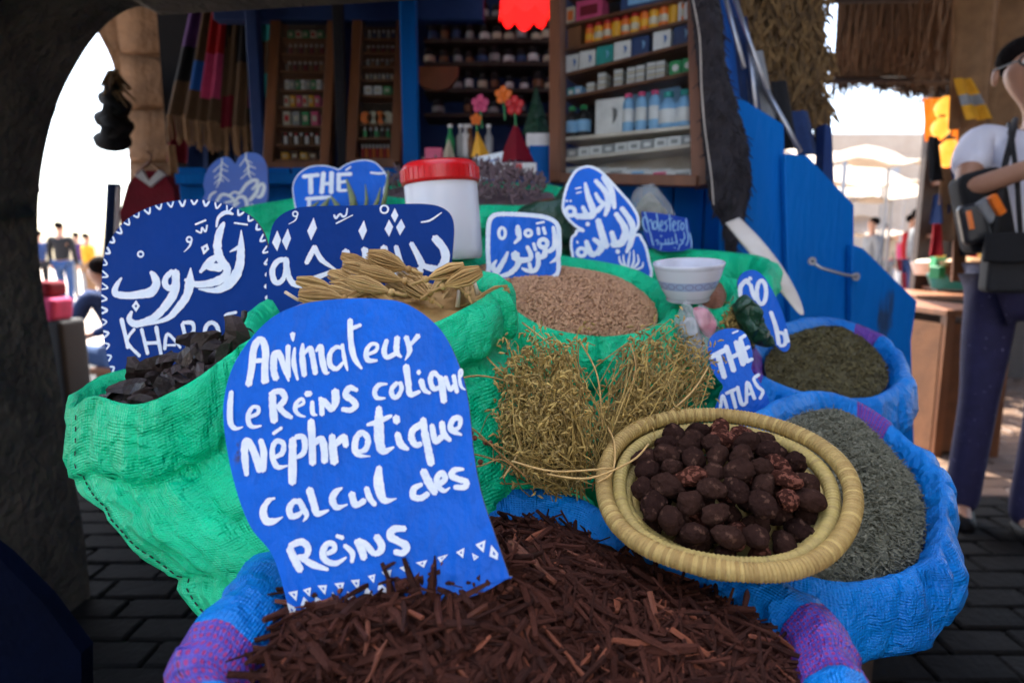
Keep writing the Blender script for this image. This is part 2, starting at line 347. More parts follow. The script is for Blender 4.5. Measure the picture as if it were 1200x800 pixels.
def sign(name, label, pl, outline, tile, strokes, mat='paint', thick=.004, smooth=True, border=None, group=None, letter='white', zig=None, corner=False):
    pts = parse(tile, outline)
    dense = catmull(pts, 6, True) if smooth else [np.array(p) for p in pts]
    dense = [(a[0], a[1]) for a in dense]
    F = [pl.hit(x, y, 0) for x, y in dense]
    cen = sum(F, Vector()) / len(F); low = min(F, key=lambda v: v.z)
    t = thing(name, (cen.x, cen.y, low.z), label, 'sign', group)
    n = len(F)
    g = G(); g.prism(F, -pl.n * thick)
    o = g.mk('board', MAT[mat], t)
    bm = bmesh.new(); bm.from_mesh(o.data); bmesh.ops.triangulate(bm, faces=[f for f in bm.faces if len(f.verts) > 4]); bmesh.ops.recalc_face_normals(bm, faces=bm.faces)
    bm.to_mesh(o.data); bm.free()
    o.data.materials.append(MAT['edge'])
    for p in o.data.polygons:
        if abs(p.normal.dot(pl.n)) < .5: p.material_index = 1
    k = 0
    if border:
        bw, inset = border
        c = np.mean(dense, 0); g = G(); ring = []
        D = np.array(dense); m = len(D)
        for i in range(m):
            tt = D[(i + 1) % m] - D[i - 1]; nn = np.array([-tt[1], tt[0]]); nn = nn / (np.linalg.norm(nn) + 1e-9)
            if np.dot(nn, c - D[i]) < 0: nn = -nn
            q = D[i] + nn * inset; ring.append((q[0], q[1], bw))
        paint(g, pl, ring[::2], .0003, True, .15); g.mk('painted_border', MAT[letter], t)
    if zig:
        D, _ = resample([(a, b, 0) for a, b in dense], zig[0]); c = D.mean(0); g = G()
        for i in range(zig[0]):
            if i % 2: continue
            a, b = D[i][:2], D[(i + 1) % zig[0]][:2]; m = (a + b) / 2; nn = c[:2] - m; nn /= np.linalg.norm(nn)
            a2 = a + nn * 1.2; b2 = b + nn * 1.2; m2 = m + nn * (5 + 3 * random.random())
            wq = 1.5 + random.random() * .8
            paint(g, pl, [(a2[0], a2[1], wq), (m2[0], m2[1], wq * 1.3), (b2[0], b2[1], wq)], .0003 + .00002 * (i % 5))
        g.mk('zigzag_border', MAT[letter], t)
    g = G()
    for tl, block in strokes:
        for ln in block.strip().split('\n'):
            ln = ln.strip()
            if not ln: continue
            k += 1; lift = .0004 + .00007 * (k % 17)
            if ln[0] == 'O':
                cx, cy, rx, ry, ww = [float(v) for v in ln[1:].split()]; ox, oy, sc = tl
                pp = [(ox + (cx + rx * math.cos(a)) / sc, oy + (cy + ry * math.sin(a)) / sc, ww / sc) for a in np.linspace(0, 2 * math.pi, 9)[:-1]]
                paint(g, pl, pp, lift, True)
            elif ln[0] == 'D':    # outlined diamond or triangle, painted as a fill with a blue dot left open
                pp = parse(tl, ln[1:]); q = np.array(pp); c = q.mean(0)
                ins = [(c[0] + (a[0] - c[0]) * .72, c[1] + (a[1] - c[1]) * .72, 0) for a in pp]
                n_ = len(pp); vs = []; 
                for a in pp: vs.append(pl.hit(a[0], a[1], lift))
                for a in pp: vs.append(pl.hit(c[0] + (a[0] - c[0]) * .3, c[1] + (a[1] - c[1]) * .3, lift))
                g.add(vs, [(i, (i + 1) % n_, n_ + (i + 1) % n_, n_ + i) for i in range(n_)])
            elif ln[0] == 'F':
                pp = parse(tl, ln[1:]); g.add([pl.hit(a[0], a[1], lift) for a in pp], [tuple(range(len(pp)))])
            else: paint(g, pl, parse(tl, ln), lift)
    o = g.mk('lettering', MAT[letter], t); fixn(o)
    return t
A = (260, 350, 6.667); B = (400, 370, 6.667); C_ = (260, 440, 6.667); D_ = (400, 460, 6.667); E_ = (290, 520, 6.667); F_ = (310, 600, 6.667); G_ = (440, 540, 6.667)
sign('painted_sign', 'big blue round-topped board with five lines of white brush lettering, stuck in the bark sticks',
  Plane(430, 560, .475, 16, -4), '342,727 321,654 293,616 274,564 263,505 263,464 277,421 310,379 345,359 388,351 440,350 478,357 516,386 539,431 549,473 555,530 564,578 578,621 588,650 597,676 597,676 560,696 500,714 440,734 353,758 353,758', (0, 0, 1), [
 (A, '''212,665,56 235,540 250,400 285,325,52 325,335,56 345,420 338,540 340,640,64
 262,485,36 345,480
 425,620,50 408,560,52 410,450,52 430,422,48 457,440,48 490,540,42 525,640,16
 520,372,40 520,500 524,610,36
 572,385,20 565,500,40 595,630,20
 556,278,44 560,330,14
 635,355,22 632,450,46 648,595,42
 640,440,20 690,385,38 710,440,46 735,580,42
 740,410,20 775,372,42 785,460,48 812,570,42 842,576,14
 940,385,28 895,380,34 850,430,38 850,515,40 900,548,36 950,500,24
 945,360,26 962,470,34 986,560,14
 1006,170,42 1012,330,44 1038,460,44 1095,545,18
 1025,232,32 1085,208,30'''),
 (B, '''215,300,26 272,275,30 285,230,28 240,222,30 200,275,38 210,345,42 280,350,22
 358,195,34 338,275,42 360,325,38 420,300,36
 440,175,46 436,280,44 470,322,22
 508,170,42 535,270,40 500,345,10
 535,235,24 600,158,44
 358,532,16 295,540,36 262,590,38 280,640,36 345,642,14
 435,525,36 395,570,36 402,625,40 440,630,36 472,570,36 462,525,34
 508,395,54 525,520,48 540,612,46 612,592,28
 604,441,42 608,441,42
 625,505,46 648,575,40 692,602,24
 765,480,30 722,445,42 697,500,42 722,568,40 768,560,34
 775,480,44 790,560,52 803,665,50
 815,480,34 850,575,36 880,545,30
 880,470,36 905,595,34
 925,485,18 945,455,20 938,420,20 922,450,20 935,545,26 970,578,10'''),
 (C_, '''80,130,40 70,250,46 75,370,42 115,412,32 170,400,10
 225,322,28 285,295,30 290,250,30 245,248,30 212,310,38 220,375,40 255,400,30 315,390,12
 400,140,54 405,250,60 415,350,58
 410,128,40 470,125,50 500,180,48 450,245,44
 450,245,40 500,295,46 550,325,30
 590,242,24 640,215,26 625,180,26 580,220,32 578,275,36 612,308,26 655,320,10
 664,142,46 694,140,44
 708,205,34 712,290,36 745,308,12
 782,190,46 785,300,40
 770,180,38 815,215,50 858,270,40
 888,125,60 892,200,62 868,265,36
 1055,112,32 1000,95,46 968,150,48 1020,190,50 1050,230,46 1010,268,42 948,262,36
 198,770,36 188,680,54 182,540,56 212,515,54 262,610,54 300,735,56
 308,505,44 332,600,52 326,735,50
 408,450,26 470,408,28
 430,632,32 478,600,40 485,530,40 435,510,40 402,560,42 405,650,44 442,712,42 518,702,12
 558,500,56 558,620,64 556,830,66
 585,478,42 640,478,46 655,545,46 640,605,44 595,635,32
 702,355,56 710,500,56 715,680,56
 728,525,44 785,495,54 806,580,56 808,665,54
 866,470,46 872,560,66 884,670,64
 895,535,44 955,485,60 975,545,46
 1055,598,28 1125,572,44 1142,490,46 1095,445,48 1050,490,50 1042,580,52 1080,622,34 1160,628,8'''),
 (D_, '''295,120,44 295,230,70 300,380,76 330,455,58 410,425,16
 205,250,22 290,225,48 390,180,26
 430,195,56 434,225,56
 440,320,48 465,400,58 520,438,28
 618,250,54 562,290,52 550,350,54 580,405,48 620,400,40
 642,210,50 652,300,58 682,450,60 703,550,62
 710,255,42 735,375,48 780,350,48
 788,235,48 802,320,50 850,368,34
 868,290,34 920,270,32 930,205,40 885,200,44 855,250,44 870,295,48 940,328,16'''),
 (E_, '''215,422,18 165,445,42 128,520,56 150,595,58 210,600,46 280,568,10
 425,460,36 372,445,44 332,500,50 348,560,50 400,552,42 425,530,30
 410,435,40 440,500,50 468,555,36 442,600,12
 490,355,58 525,470,54 552,540,50 638,515,18
 742,342,18 692,375,48 668,430,54 702,492,46 785,470,12
 820,390,54 842,465,54 880,465,44 915,440,44
 935,345,46 960,420,48 1000,470,38
 1030,185,46 1025,300,82 1066,435,56 1165,425,8'''),
 (G_, '''360,182,34 302,215,50 298,275,54 355,288,48 408,255,42
 376,80,58 420,170,62 466,245,52
 490,185,40 545,140,46 520,92,48 482,130,46 492,195,48 540,232,32 582,205,10
 688,62,22 622,68,46 592,110,48 650,140,46 710,160,48 695,202,46 622,202,36'''),
 (F_, '''200,285,58 240,370,60 282,445,58
 205,258,46 290,228,54 342,270,52 330,335,46 270,348,42
 300,360,40 390,408,50 495,442,28
 498,318,32 548,290,42 542,245,40 492,245,46 458,310,52 482,372,48 560,395,42 640,350,16
 570,182,30 612,196,36
 632,258,36 690,315,44 686,382,28
 722,225,42 765,300,56 780,350,56
 740,218,42 800,255,56 856,318,44
 880,190,56 918,250,58 908,300,54 868,322,36
 1095,125,44 1015,128,56 982,180,58 1040,218,56 1115,262,56 1085,312,50 1025,305,46
 D190,620 265,605 255,690
 D305,600 370,580 360,655
 D415,570 490,565 475,645
 D545,552 625,545 605,620
 D675,528 745,520 735,610
 D808,495 868,480 855,550
 D915,462 993,445 978,540
 D1055,430 1135,405 1110,470
 D310,655 365,720 345,770 285,720
 D400,650 465,695 455,755 395,705
 D535,615 590,695 575,770 510,710
 D650,610 715,665 695,745 640,690
 D800,575 850,640 820,700 770,670
 D900,540 965,600 950,640 885,600
 D180,700 250,740 240,800 205,800
 D400,760 430,800 420,840 395,800
 D490,750 540,800 530,850 480,810
 D620,745 670,780 650,850 615,800
 D300,790 340,850 320,900 285,850'''),
 (G_, '''D780,650 860,615 845,715
 D630,710 695,675 685,755
 D485,750 570,725 510,790
 D905,650 960,720 955,770 890,740
 D755,715 810,745 770,775
 D315,790 405,770 380,830''')])
H2 = (110, 230, 5.714); K_ = (120, 330, 5.714)
sign('painted_sign', 'navy round sign with a white zigzag rim and Arabic over KHAROB, behind the dark pods',
  Plane(220, 350, .86, 10, -6), '150,470 132,440 124,410 119,370 119,330 122,300 131,278 150,256 180,241 215,234 245,235 275,243 297,256 311,278 317,310 318,350 316,400 310,450 290,490', (0, 0, 1), [
 (H2, '''186,548,14 152,600,34 145,650,44 220,665,42 300,658,52 385,640,60 420,585,52 405,535,44 385,510,24
 O315 388 18 18 12
 D285,695 310,735 285,775 255,735
 525,505,34 485,545,38 480,590,40 510,615,36 550,580,36 560,520,38
 550,510,46 545,630,58 485,730,56 400,815,46 290,855,46 240,825,38 255,775,22
 650,482,8 645,570,56 625,665,54 560,755,48 490,820,32 340,865,8
 872,180,22 842,250,54 830,340,54 850,420,56 895,490,52 870,545,52 790,580,46 690,590,40 615,560,20
 835,400,34 775,440,48 718,505,22
 770,470,48 850,480,56
 D720,342 762,318 775,355 738,392
 990,230,8 988,360,50 975,480,60 920,575,60 830,628,44 705,622,8
 915,372,8 978,340,30
 825,205,14 838,145,22 888,110,28 935,122,14
 945,180,12 1032,192,12
 690,232,12 722,245,12 728,212,12 752,238,12 762,198,12
 685,190,12 752,163,14
 O640 290 17 17 12
 656,295,14 642,335,12 606,372,4'''),
 (K_, '''130,252,28 165,400,26 172,440,24
 215,318,20 168,400,20 250,495,22
 265,320,24 305,480,24
 363,305,26 395,485,24
 292,412,22 380,408,22
 420,450,22 440,350,20 525,440,18
 430,425,14 490,425,14
 538,285,26 575,435,26
 545,275,22 605,278,26 612,335,24 562,368,20
 570,372,20 640,430,18
 O735 340 46 66 28
 830,225,26 855,350,26
 838,218,18 900,205,18
 850,290,16 905,280,16
 856,356,16 925,340,16''')], mat='paint_dark', zig=(110,))
J_ = (310, 230, 6.667); KK = (420, 230, 6.667)
sign('painted_sign', 'wide navy sign with large Arabic letters and diamond dots, behind the straw-coloured umbels',
  Plane(425, 310, .84, 12, 3), '313,345 314,300 318,268 328,253 347,244 373,241.5 430,240.5 470,239 497,239 515,242 527,250 532,264 531,290 528,315 520,345 500,370 420,385 330,385', (0, 0, 1), [
 (J_, '''160,492,36 100,510,44 62,580,46 80,665,44 125,670,40 162,610,38 168,530,40
 168,490,44 185,610,44 225,680,46 300,690,46 385,645,44
 F100,268 130,340 100,430 60,362
 F183,253 208,330 172,422 137,352
 F385,168 410,250 365,345 335,272
 330,520,38 360,460,42 390,402,40
 390,400,44 450,500,40 560,575,14
 555,575,22 470,612,36 370,650,44
 636,435,62 645,520,64 655,640,66
 785,420,50 800,520,56 820,600,56
 O242 140 19 19 12
 258,150,12 242,190,10 190,220,4
 545,148,14 560,172,20 592,140,14 612,160,18 638,150,14 648,100,12
 562,214,12 690,150,8'''),
 (KK, '''F45,190 68,270 35,345 2,272
 46,415,44 80,540,46 95,610,46
 200,402,52 214,500,58 230,620,58
 F285,93 312,150 285,207 255,152
 F240,183 272,240 240,317 205,257
 F335,178 365,240 325,307 295,242
 O203 103 30 30 14
 295,395,38 330,515,44 375,590,50 440,600,48 490,560,40
 415,372,38 460,455,46 500,540,56
 600,330,62 665,410,66 680,490,68 635,565,58 560,560,50 500,540,46
 300,600,50 400,620,50 490,590,44
 492,204,12 560,190,16 650,130,8''')], mat='paint_dark')
L6 = (560, 240, 8.889)
sign('painted_sign', 'square blue sign with broad white border and Arabic, standing in the round pale seeds',
  Plane(613, 290, 1.07, 8, 4), '88,650 80,500 80,360 88,200 120,120 190,78 320,72 500,80 690,102 805,148 858,220 870,350 862,500 852,720 700,800 300,820 90,780', L6, [
 (L6, '''O252 295 34 56 34
 415,225,46 422,290,66 430,345,46 382,398,26
 O525 295 34 32 34
 612,195,22 688,180,24
 628,245,36 634,305,38
 682,240,36 700,300,38
 O680 402 44 42 46
 785,235,36 800,350,50 792,440,54 740,488,46
 850,235,26 850,450,46 828,550,48 752,605,12
 700,460,56 690,530,60 640,545,50
 622,505,50 628,620,50 590,685,48 520,688,44 460,662,26
 535,612,38 548,670,40
 580,405,32 598,470,36
 515,440,40 548,510,50 540,565,50 450,580,60
 390,515,84 392,555,84
 432,570,60 400,650,58 320,720,50 215,745,32
 310,495,30 272,580,50 205,690,66
 192,580,24 155,650,56 205,715,50''')], border=(5.2, 2.9))
M7 = (650, 185, 5.714)
sign('painted_sign', 'tall pear-shaped blue sign with white rim and two Arabic lines',
  Plane(710, 265, 1.28, 12, -6), '110,640 102,575 112,525 150,498 185,492 140,465 85,415 52,360 48,310 62,230 92,150 140,80 205,52 260,58 320,92 378,150 448,228 515,305 562,385 568,455 540,515 588,538 620,600 640,690 655,780 600,860 400,860 150,760', M7, [
 (M7, '''325,130,34 380,220,42 400,335,26
 275,155,28 340,230,38 360,305,40 338,385,26
 275,240,24 300,285,30 335,310,28
 330,310,28 285,355,36
 205,172,22 225,260,36 260,370,46 215,392,46 150,390,34
 188,330,28 215,385,36
 218,440,28 224,448,28
 O105 360 30 28 28
 128,372,30 160,400,34
 78,290,16 84,290,16
 104,290,16 108,290,16
 140,208,10 176,200,10
 146,238,10 180,230,10
 450,340,34 520,450,42 510,560,42 482,632,20
 412,378,34 472,480,46 450,565,50 390,580,48
 382,500,34 400,565,40
 420,622,28 424,632,28
 292,420,40 320,520,48 345,592,44
 262,545,28 315,590,44 285,640,42
 212,560,30 235,630,42 265,650,40
 O180 632 28 26 26
 150,560,14 154,570,14
 478,742,16 440,700,16 432,660,10
 480,740,16 462,690,14 460,650,8
 490,740,16 495,690,16 505,630,8
 510,740,16 530,690,16 528,620,8
 520,745,16 560,700,16 555,650,8
 540,750,14 585,730,14 590,700,8''')], border=(3.2, 1.5))
N4 = (230, 170, 8.889)
sign('painted_sign', 'pale blue heart-shaped sign with two white fir trees and Arabic scribble',
  Plane(277, 215, 1.75, 6, 2), '75,430 80,370 110,270 170,190 240,140 310,120 360,140 405,192 440,130 500,90 560,78 640,90 700,140 738,230 745,330 750,450 742,560 700,680 600,800 300,820 90,760 55,600 92,500', N4, [
 (N4, '''270,145,14 260,250,20 248,360,20 210,450,6
 265,180,14 330,230,10
 263,200,14 180,280,10
 262,250,14 330,275,10
 260,285,14 190,345,10
 260,310,14 345,378,10
 255,350,14 285,380,10
 250,345,14 190,405,10
 520,85,12 520,150,18 545,220,20 545,290,20 572,352,12
 520,130,14 455,220,10
 530,160,14 582,190,10
 545,210,14 620,245,10
 540,230,14 500,285,10
 545,270,14 610,312,10
 540,290,14 465,355,10
 130,575,22 155,520,26 205,488,20
 215,585,28 265,520,34 335,525,30 390,575,28 305,600,24
 345,525,24 400,490,24 455,500,30 520,415,36 590,370,36 640,375,38 620,425,30 582,462,24
 560,575,32 620,505,40 655,430,36 692,405,34 708,450,40 680,525,42 640,545,26
 390,628,28 440,545,34 505,550,40 530,620,42 525,720,38
 578,622,28 584,630,28
 395,640,22 445,600,22''')], mat='paint_pale')
O5 = (335, 180, 9.231)
sign('painted_sign', 'bright blue double-humped sign reading THÉ, with thin white rim, beside the red-lidded tub',
  Plane(400, 215, 1.35, 6, 4), '110,640 85,520 68,370 98,270 160,195 250,142 350,125 450,130 530,152 572,166 620,130 700,92 800,68 900,70 980,100 1050,170 1098,250 1085,340 1065,400 1060,600 1050,700 120,720', O5, [
 (O5, '''190,250,42 350,232,42
 268,260,50 272,425,52
 408,215,50 388,420,52
 495,210,50 490,420,50
 410,328,40 480,326,40
 572,225,46 572,395,48
 575,230,36 705,222,40
 585,312,32 655,302,32
 580,402,34 655,398,30
 650,182,18 702,145,18
 225,492,40 350,482,40 480,472,36
 255,500,40 250,600,40
 920,208,22 1010,218,26 1070,210,22''')], border=(1.2, .8))
Q8 = (740, 230, 11.43)
sign('painted_sign', 'small dark blue board with thin pale word cholesterol over Arabic',
  Plane(782, 268, 1.42, 8, 0), '135,205 300,218 560,255 700,285 760,300 785,480 812,690 690,735 500,745 380,735 230,660 180,520 148,380', Q8, [
 (Q8, '''215,300,18 165,285,20 150,350,22 170,430,20 212,480,16
 178,215,20 210,340,22 240,475,18
 225,345,16 262,320,18 285,440,16
 O315 390 26 52 18
 335,235,18 352,350,18 372,465,16
 390,400,14 425,370,14 405,330,14 385,380,16 400,460,14 430,450,12
 478,330,14 448,350,16 475,410,16 448,470,14
 508,250,16 520,460,18
 490,310,12 545,300,12
 555,400,14 590,370,14 570,330,14 550,380,16 565,465,14 600,450,12
 620,330,14 625,460,14
 622,350,12 655,330,12
 O680 405 22 46 16
 728,305,16 742,470,18
 250,490,18 270,580,20 292,660,18
 320,600,16 350,590,16 350,650,12
 395,530,20 402,536,20
 380,620,16 400,660,16 385,720,12
 400,640,18 450,640,18 520,635,20 580,620,18
 455,580,14 458,640,14
 495,570,14 498,635,14
 540,560,14 545,640,14
 585,500,16 600,580,18 610,640,16
 575,690,18 582,696,18
 650,580,14 690,620,16 650,650,16 625,720,14
 700,480,16 710,560,16 680,600,14
 750,480,18 760,580,18 730,660,16
 780,500,18 800,600,20 800,690,18''')], mat='paint_mid', thick=.003, smooth=False, letter='p_sky')
R9 = (780, 260, 3.636)
sign('painted_sign', 'narrow leaning blue sign with large white letters, half behind the dark green leaf bag',
  Plane(900, 365, 1.03, 10, -8), '306,260 325,220 370,204 412,225 452,285 492,370 520,460 530,530 502,552 450,505 380,410 320,310', R9, [
 (R9, '''318,315,16 320,275,20 345,250,20 355,265,16
 358,238,15 362,243,15
 362,268,16 370,300,18 382,330,16
 O408 300 20 50 18
 448,385,18 470,450,20 482,520,18
 480,470,16 505,480,16 508,520,16 488,528,14
 510,460,14 522,510,14''')])
sign('painted_sign', 'little two-lobed blue sign reading THÉ ATLAS, tucked behind the straw basket rim',
  Plane(865, 430, .92, 14, -14), '180,540 192,490 235,460 290,454 335,470 362,520 372,580 366,628 395,670 440,760 430,830 220,840 228,740 245,700 212,655 188,600', R9, [
 (R9, '''192,576,22 252,546,22
 222,565,24 250,660,24
 258,530,22 290,632,24
 300,512,22 330,606,24
 272,580,18 316,560,18
 318,500,20 345,592,22
 318,496,16 338,484,16
 330,544,16 354,532,16
 345,596,16 368,584,16
 285,474,8 308,464,8
 232,800,14 243,738,14 262,795,14
 258,730,15 298,712,15
 280,722,16 298,790,16
 306,704,16 324,776,17 346,766,13
 344,768,14 348,682,15 378,752,15
 350,735,12 368,728,12
 398,650,14 376,668,15 392,700,15 414,722,15 402,752,13''')], mat='paint')
sign('price_card', 'little tilted white card with blue scribbled writing among the paper cones',
  Plane(572, 197, 1.75, 5, -10), '280,350 400,325 378,430 288,440', (470, 80, 3.333), [
 ((470, 80, 3.333), '''295,368,5 310,362 325,366 340,358 355,362 380,352
 300,386,5 320,380 335,384 360,374
 292,404,5 318,398 340,402 370,392
 305,422,5 330,416 360,412
 310,350,4 325,372 320,395''')], mat='white', smooth=False, letter='p_blue')

# ================================================================ SACKS
def sack(label, rim, base, mat, cuff=.05, roll=.012, bulge=.03, wr=1.0, drop=.03, group='open sacks of herbs and spices', stitch=None, seed=0, lean=.0):
    pts = [P(*p) for p in rim]; d = catmull([tuple(p) for p in pts], 10, True); N = 230
    L, u = resample([tuple(q) for q in d], N); L = [Vector(q) for q in L]; per = sum((L[i] - L[i - 1]).length for i in range(N))
    c = sum(L, Vector()) / N; bx, by, bz, br, brx = base[0], base[1], base[2], base[3], base[4] if len(base) > 4 else base[3]
    out = []
    for i in range(N):
        t = (L[(i + 1) % N] - L[i - 1]).normalized(); o = Vector((t.y, -t.x, 0))
        if o.dot(L[i] - c) < 0: o = -o
        o.normalize(); out.append(o)
    # smooth the outward directions
    for _ in range(4): out = [(out[i - 1] + out[i] * 2 + out[(i + 1) % N]).normalized() for i in range(N)]
    prof = [(-roll * 1.9, -.10), (-roll * 1.7, -.05), (-roll * 1.2, -.018), (-roll * .5, -.003), (0, 0), (roll * .6, -.004), (roll * 1.1, -.016), (roll * 1.3, -cuff * .5), (roll * 1.35, -cuff * .85), (roll * 1.1, -cuff), (roll * .35, -cuff - .004), (roll * .15, -cuff - .012)]
    ang = [math.atan2(out[i].y, out[i].x) for i in range(N)]
    rings = []; v = 0; vv = []
    for j, (o, dz) in enumerate(prof):
        rg = []
        for i in range(N):
            p = L[i] + out[i] * o + Vector((0, 0, dz))
            a = .004 * wr * (.4 + (j > 4)); q = (u[i] * per, dz)
            w_ = noise.noise(Vector((math.cos(ang[i]) * 6 + seed, math.sin(ang[i]) * 6, dz * 9 + seed))) * 1.3 + noise.noise(Vector((L[i].x * 38, L[i].y * 38, L[i].z * 20 + dz * 26 + seed))) * .8
            # creases run down from the lip
            cr = abs(noise.noise(Vector((u[i] * per * 22, seed + dz * 4, 3)))); w_ -= 1.1 * max(0, .22 - cr) * 4
            p += out[i] * a * w_ + Vector((0, 0, a * .9 * noise.noise(Vector((L[i].x * 14, L[i].y * 14, seed + 5)))))
            rg.append(p)
        rings.append(rg); vv.append(v); v += .03 if j < 2 else (abs(prof[min(j + 1, len(prof) - 1)][1] - dz) + abs(prof[min(j + 1, len(prof) - 1)][0] - o))
    J = 44
    top = rings[-1]
    for j in range(1, J + 1):
        t = j / J; rg = []
        for i in range(N):
            b = Vector((bx + br * math.cos(ang[i]), by + brx * math.sin(ang[i]), bz))
            p = top[i].lerp(b, t); p += out[i] * bulge * math.sin(math.pi * t ** .8) ** .8
            a = .010 * wr * min(1, t * 5)
            f1 = noise.noise(Vector((ang[i] * 1.2 + seed, p.z * 13 + math.sin(ang[i] * 2) * .7, seed)))
            f2 = noise.noise(Vector((p.x * 17, p.y * 17, p.z * 32 + seed))) ; f3 = 1 - abs(noise.noise(Vector((p.x * 9 + seed, p.y * 9, p.z * 15)))) * 4
            p += out[i] * a * (f1 * 1.1 + f2 * .7 + .5 * max(f3, -.5) - .9 * max(0, .16 - abs(noise.noise(Vector((p.x * 8 + p.z * 7 + seed, p.y * 8, p.z * 11 - p.x * 5))))) * 6)
            rg.append(p)
        rings.append(rg); vv.append(v); v += (rg[0] - (rings[-2][0])).length
    vs = []; uv = []
    for j, rg in enumerate(rings):
        for i in range(N + 1): vs.append(rg[i % N]); uv.append(((i / N) * per, -vv[j]))
    m = N + 1; nr = len(rings)
    fs = [(j * m + i, (j + 1) * m + i, (j + 1) * m + i + 1, j * m + i + 1) for j in range(nr - 1) for i in range(N)]
    fs.append(tuple((nr - 1) * m + i for i in range(N)))
    t = thing('sack', (bx, by, bz), label, 'sack', group)
    o = mk('sack_body', vs, fs, mat, t, True, uv=uv); fixn(o)
    if stitch is not None:
        g = G()
        for si in stitch:
            k = int(si * N) % N
            for j in range(6, nr - 1):
                a = rings[j][k]; b = rings[j + 1][k]
                for q in range(max(1, int((b - a).length / .010))):
                    s0 = a.lerp(b, q / max(1, int((b - a).length / .010))); s1 = s0 + (b - a).normalized() * .0055
                    g.bar(s0 + out[k] * .0012, s1 + out[k] * .0012, .0013, .0008)
        g.mk('seam_stitching', MAT['black'], t)
    # surface function for the contents
    surf_b = []
    def surf(s, uu, dome=.03, dr=drop, k=.99):
        x = uu * N; i = int(x) % N; f = x - int(x); e = L[i].lerp(L[(i + 1) % N], f); oo = out[i].lerp(out[(i + 1) % N], f)
        e = e - oo * roll * 1.6; p = c.lerp(e, s * k); p.z += -dr + dome * (1 - s ** 2.2)
        for (bx_, by_, r_, h_) in surf_b: p.z += h_ * math.exp(-((p.x - bx_) ** 2 + (p.y - by_) ** 2) / r_ ** 2)
        return p
    surf.c = c; surf.b = surf_b
    return t, surf
def heap(surf, name, mat, label, cat, dome=.03, drop=.03, amp=.003, fr=40, kind='stuff', rings=22, seg=96):
    vs = [surf(0, 0, dome, drop)]; 
    for j in range(1, rings + 1):
        for i in range(seg):
            p = surf(j / rings, i / seg, dome, drop); p.z += amp * (nz(p, fr) * 2 + nz(p, fr * 3)); vs.append(p)
    fs = [(0, 1 + i, 1 + (i + 1) % seg) for i in range(seg)]
    for j in range(rings - 1):
        for i in range(seg):
            a = 1 + j * seg + i; b = 1 + j * seg + (i + 1) % seg; fs.append((a, a + seg, b + seg, b))
    o = mk(name, vs, fs, mat, None, True, label=label, cat=cat, kind=kind); return fixn(o)
def joined(name, protos, mats4, mat, **kw):
    """protos: list of (verts Nx3, faces, rnd); mats4: list of (proto index, 4x4) -> one object"""
    V = []; F = []; Rn = []; b = 0
    for pi, m4, rv in mats4:
        v, f, r = protos[pi]; m = np.array(m4); V.append(v @ m[:3, :3].T + m[:3, 3]); F += [tuple(q + b for q in t) for t in f]; Rn.append(np.full(len(v), rv)); b += len(v)
    return mk(name, np.vstack(V), F, mat, kw.pop('parent', None), kw.pop('smooth', False), np.concatenate(Rn), **kw)
def proto(g): return (np.array([tuple(v) for v in g.v]), g.f, 0)
def surfn(surf, s, u, **k):
    a = surf(s, u, **k); b = surf(min(s + .05, 1.05), u, **k); c = surf(s, u + .02, **k); n = (b - a).cross(c - a)
    if n.z < 0: n = -n
    return a, (n.normalized() if n.length > 1e-9 else Vector((0, 0, 1)))
# the stand the sacks are set on
gst = thing('display_stand', (.1, .95, 0), 'low dark wooden stepped stand hidden under the sacks', 'stand')
def stand_box(c, s, nm='step_board'):
    g = G(); g.box(c, s); o = g.mk(nm, MAT['wood_dark'], gst); bevel(o, .006); return o
stand_box((-.12, .93, .19), (.52, .40, .38)); stand_box((.24, 1.42, .26), (1.1, .40, .52)); stand_box((.36, 1.0, .14), (.40, .38, .28))
BLUE = lambda st, i: sack_mat('blue_sack', (.0, .27, .86), (.0, .18, .66), st)
# --- front blue sack of bark sticks
rimF = [(232, 800, .40), (246, 745, .42), (280, 692, .46), (312, 652, .52), (400, 622, .60), (500, 597, .66), (590, 572, .70), (680, 585, .69), (740, 612, .66), (850, 655, .60), (935, 695, .54), (978, 745, .48), (985, 820, .42), (900, 960, .36), (600, 1060, .31), (300, 960, .34)]
tF, sF = sack('bright blue woven sack in front, filled with dark bark sticks', rimF, (.0, .50, 0, .20, .17), BLUE([(.0, .045), (.76, .84)], 0), cuff=.07, roll=.020, bulge=.015, wr=1.5, seed=1.7, drop=.02)
q_ = P(515, 690, .465); sF.b.append((q_.x, q_.y, .075, .030)); q_ = P(590, 680, .50); sF.b.append((q_.x, q_.y, .045, .022))
heap(sF, 'bark_dust', MAT['soil'], 'dark bark crumbs under the sticks in the front blue sack', 'bark', dome=.010, drop=.034, amp=.004)
def stick_proto(L, r, bend, flat=1, n=6):
    g = G(); k = 5; pts = []; rr = []
    ax = random.uniform(0, 6.28)
    for i in range(k):
        t = i / (k - 1) - .5; pts.append((t * L, bend * (t * t - .1) * math.cos(ax) + random.gauss(0, r * .35), bend * (t * t) * math.sin(ax) * .5 + random.gauss(0, r * .3)))
        rr.append(r * random.uniform(.65, 1.15) * (1 if 0 < i < k - 1 else .8))
    g.tube(pts, rr, n); v = np.array([tuple(q) for q in g.v]); v[:, 2] *= flat; v += rng.normal(0, r * .12, v.shape); return (v, g.f, 0)
sp = [stick_proto(random.uniform(.022, .085), random.choice([.001, .0014, .002, .0028, .0036]), random.uniform(0, .02), random.uniform(.5, 1)) for _ in range(26)]
big = [stick_proto(random.uniform(.05, .11), random.uniform(.0020, .0042), random.uniform(0, .022), random.uniform(.6, 1)) for _ in range(20)]
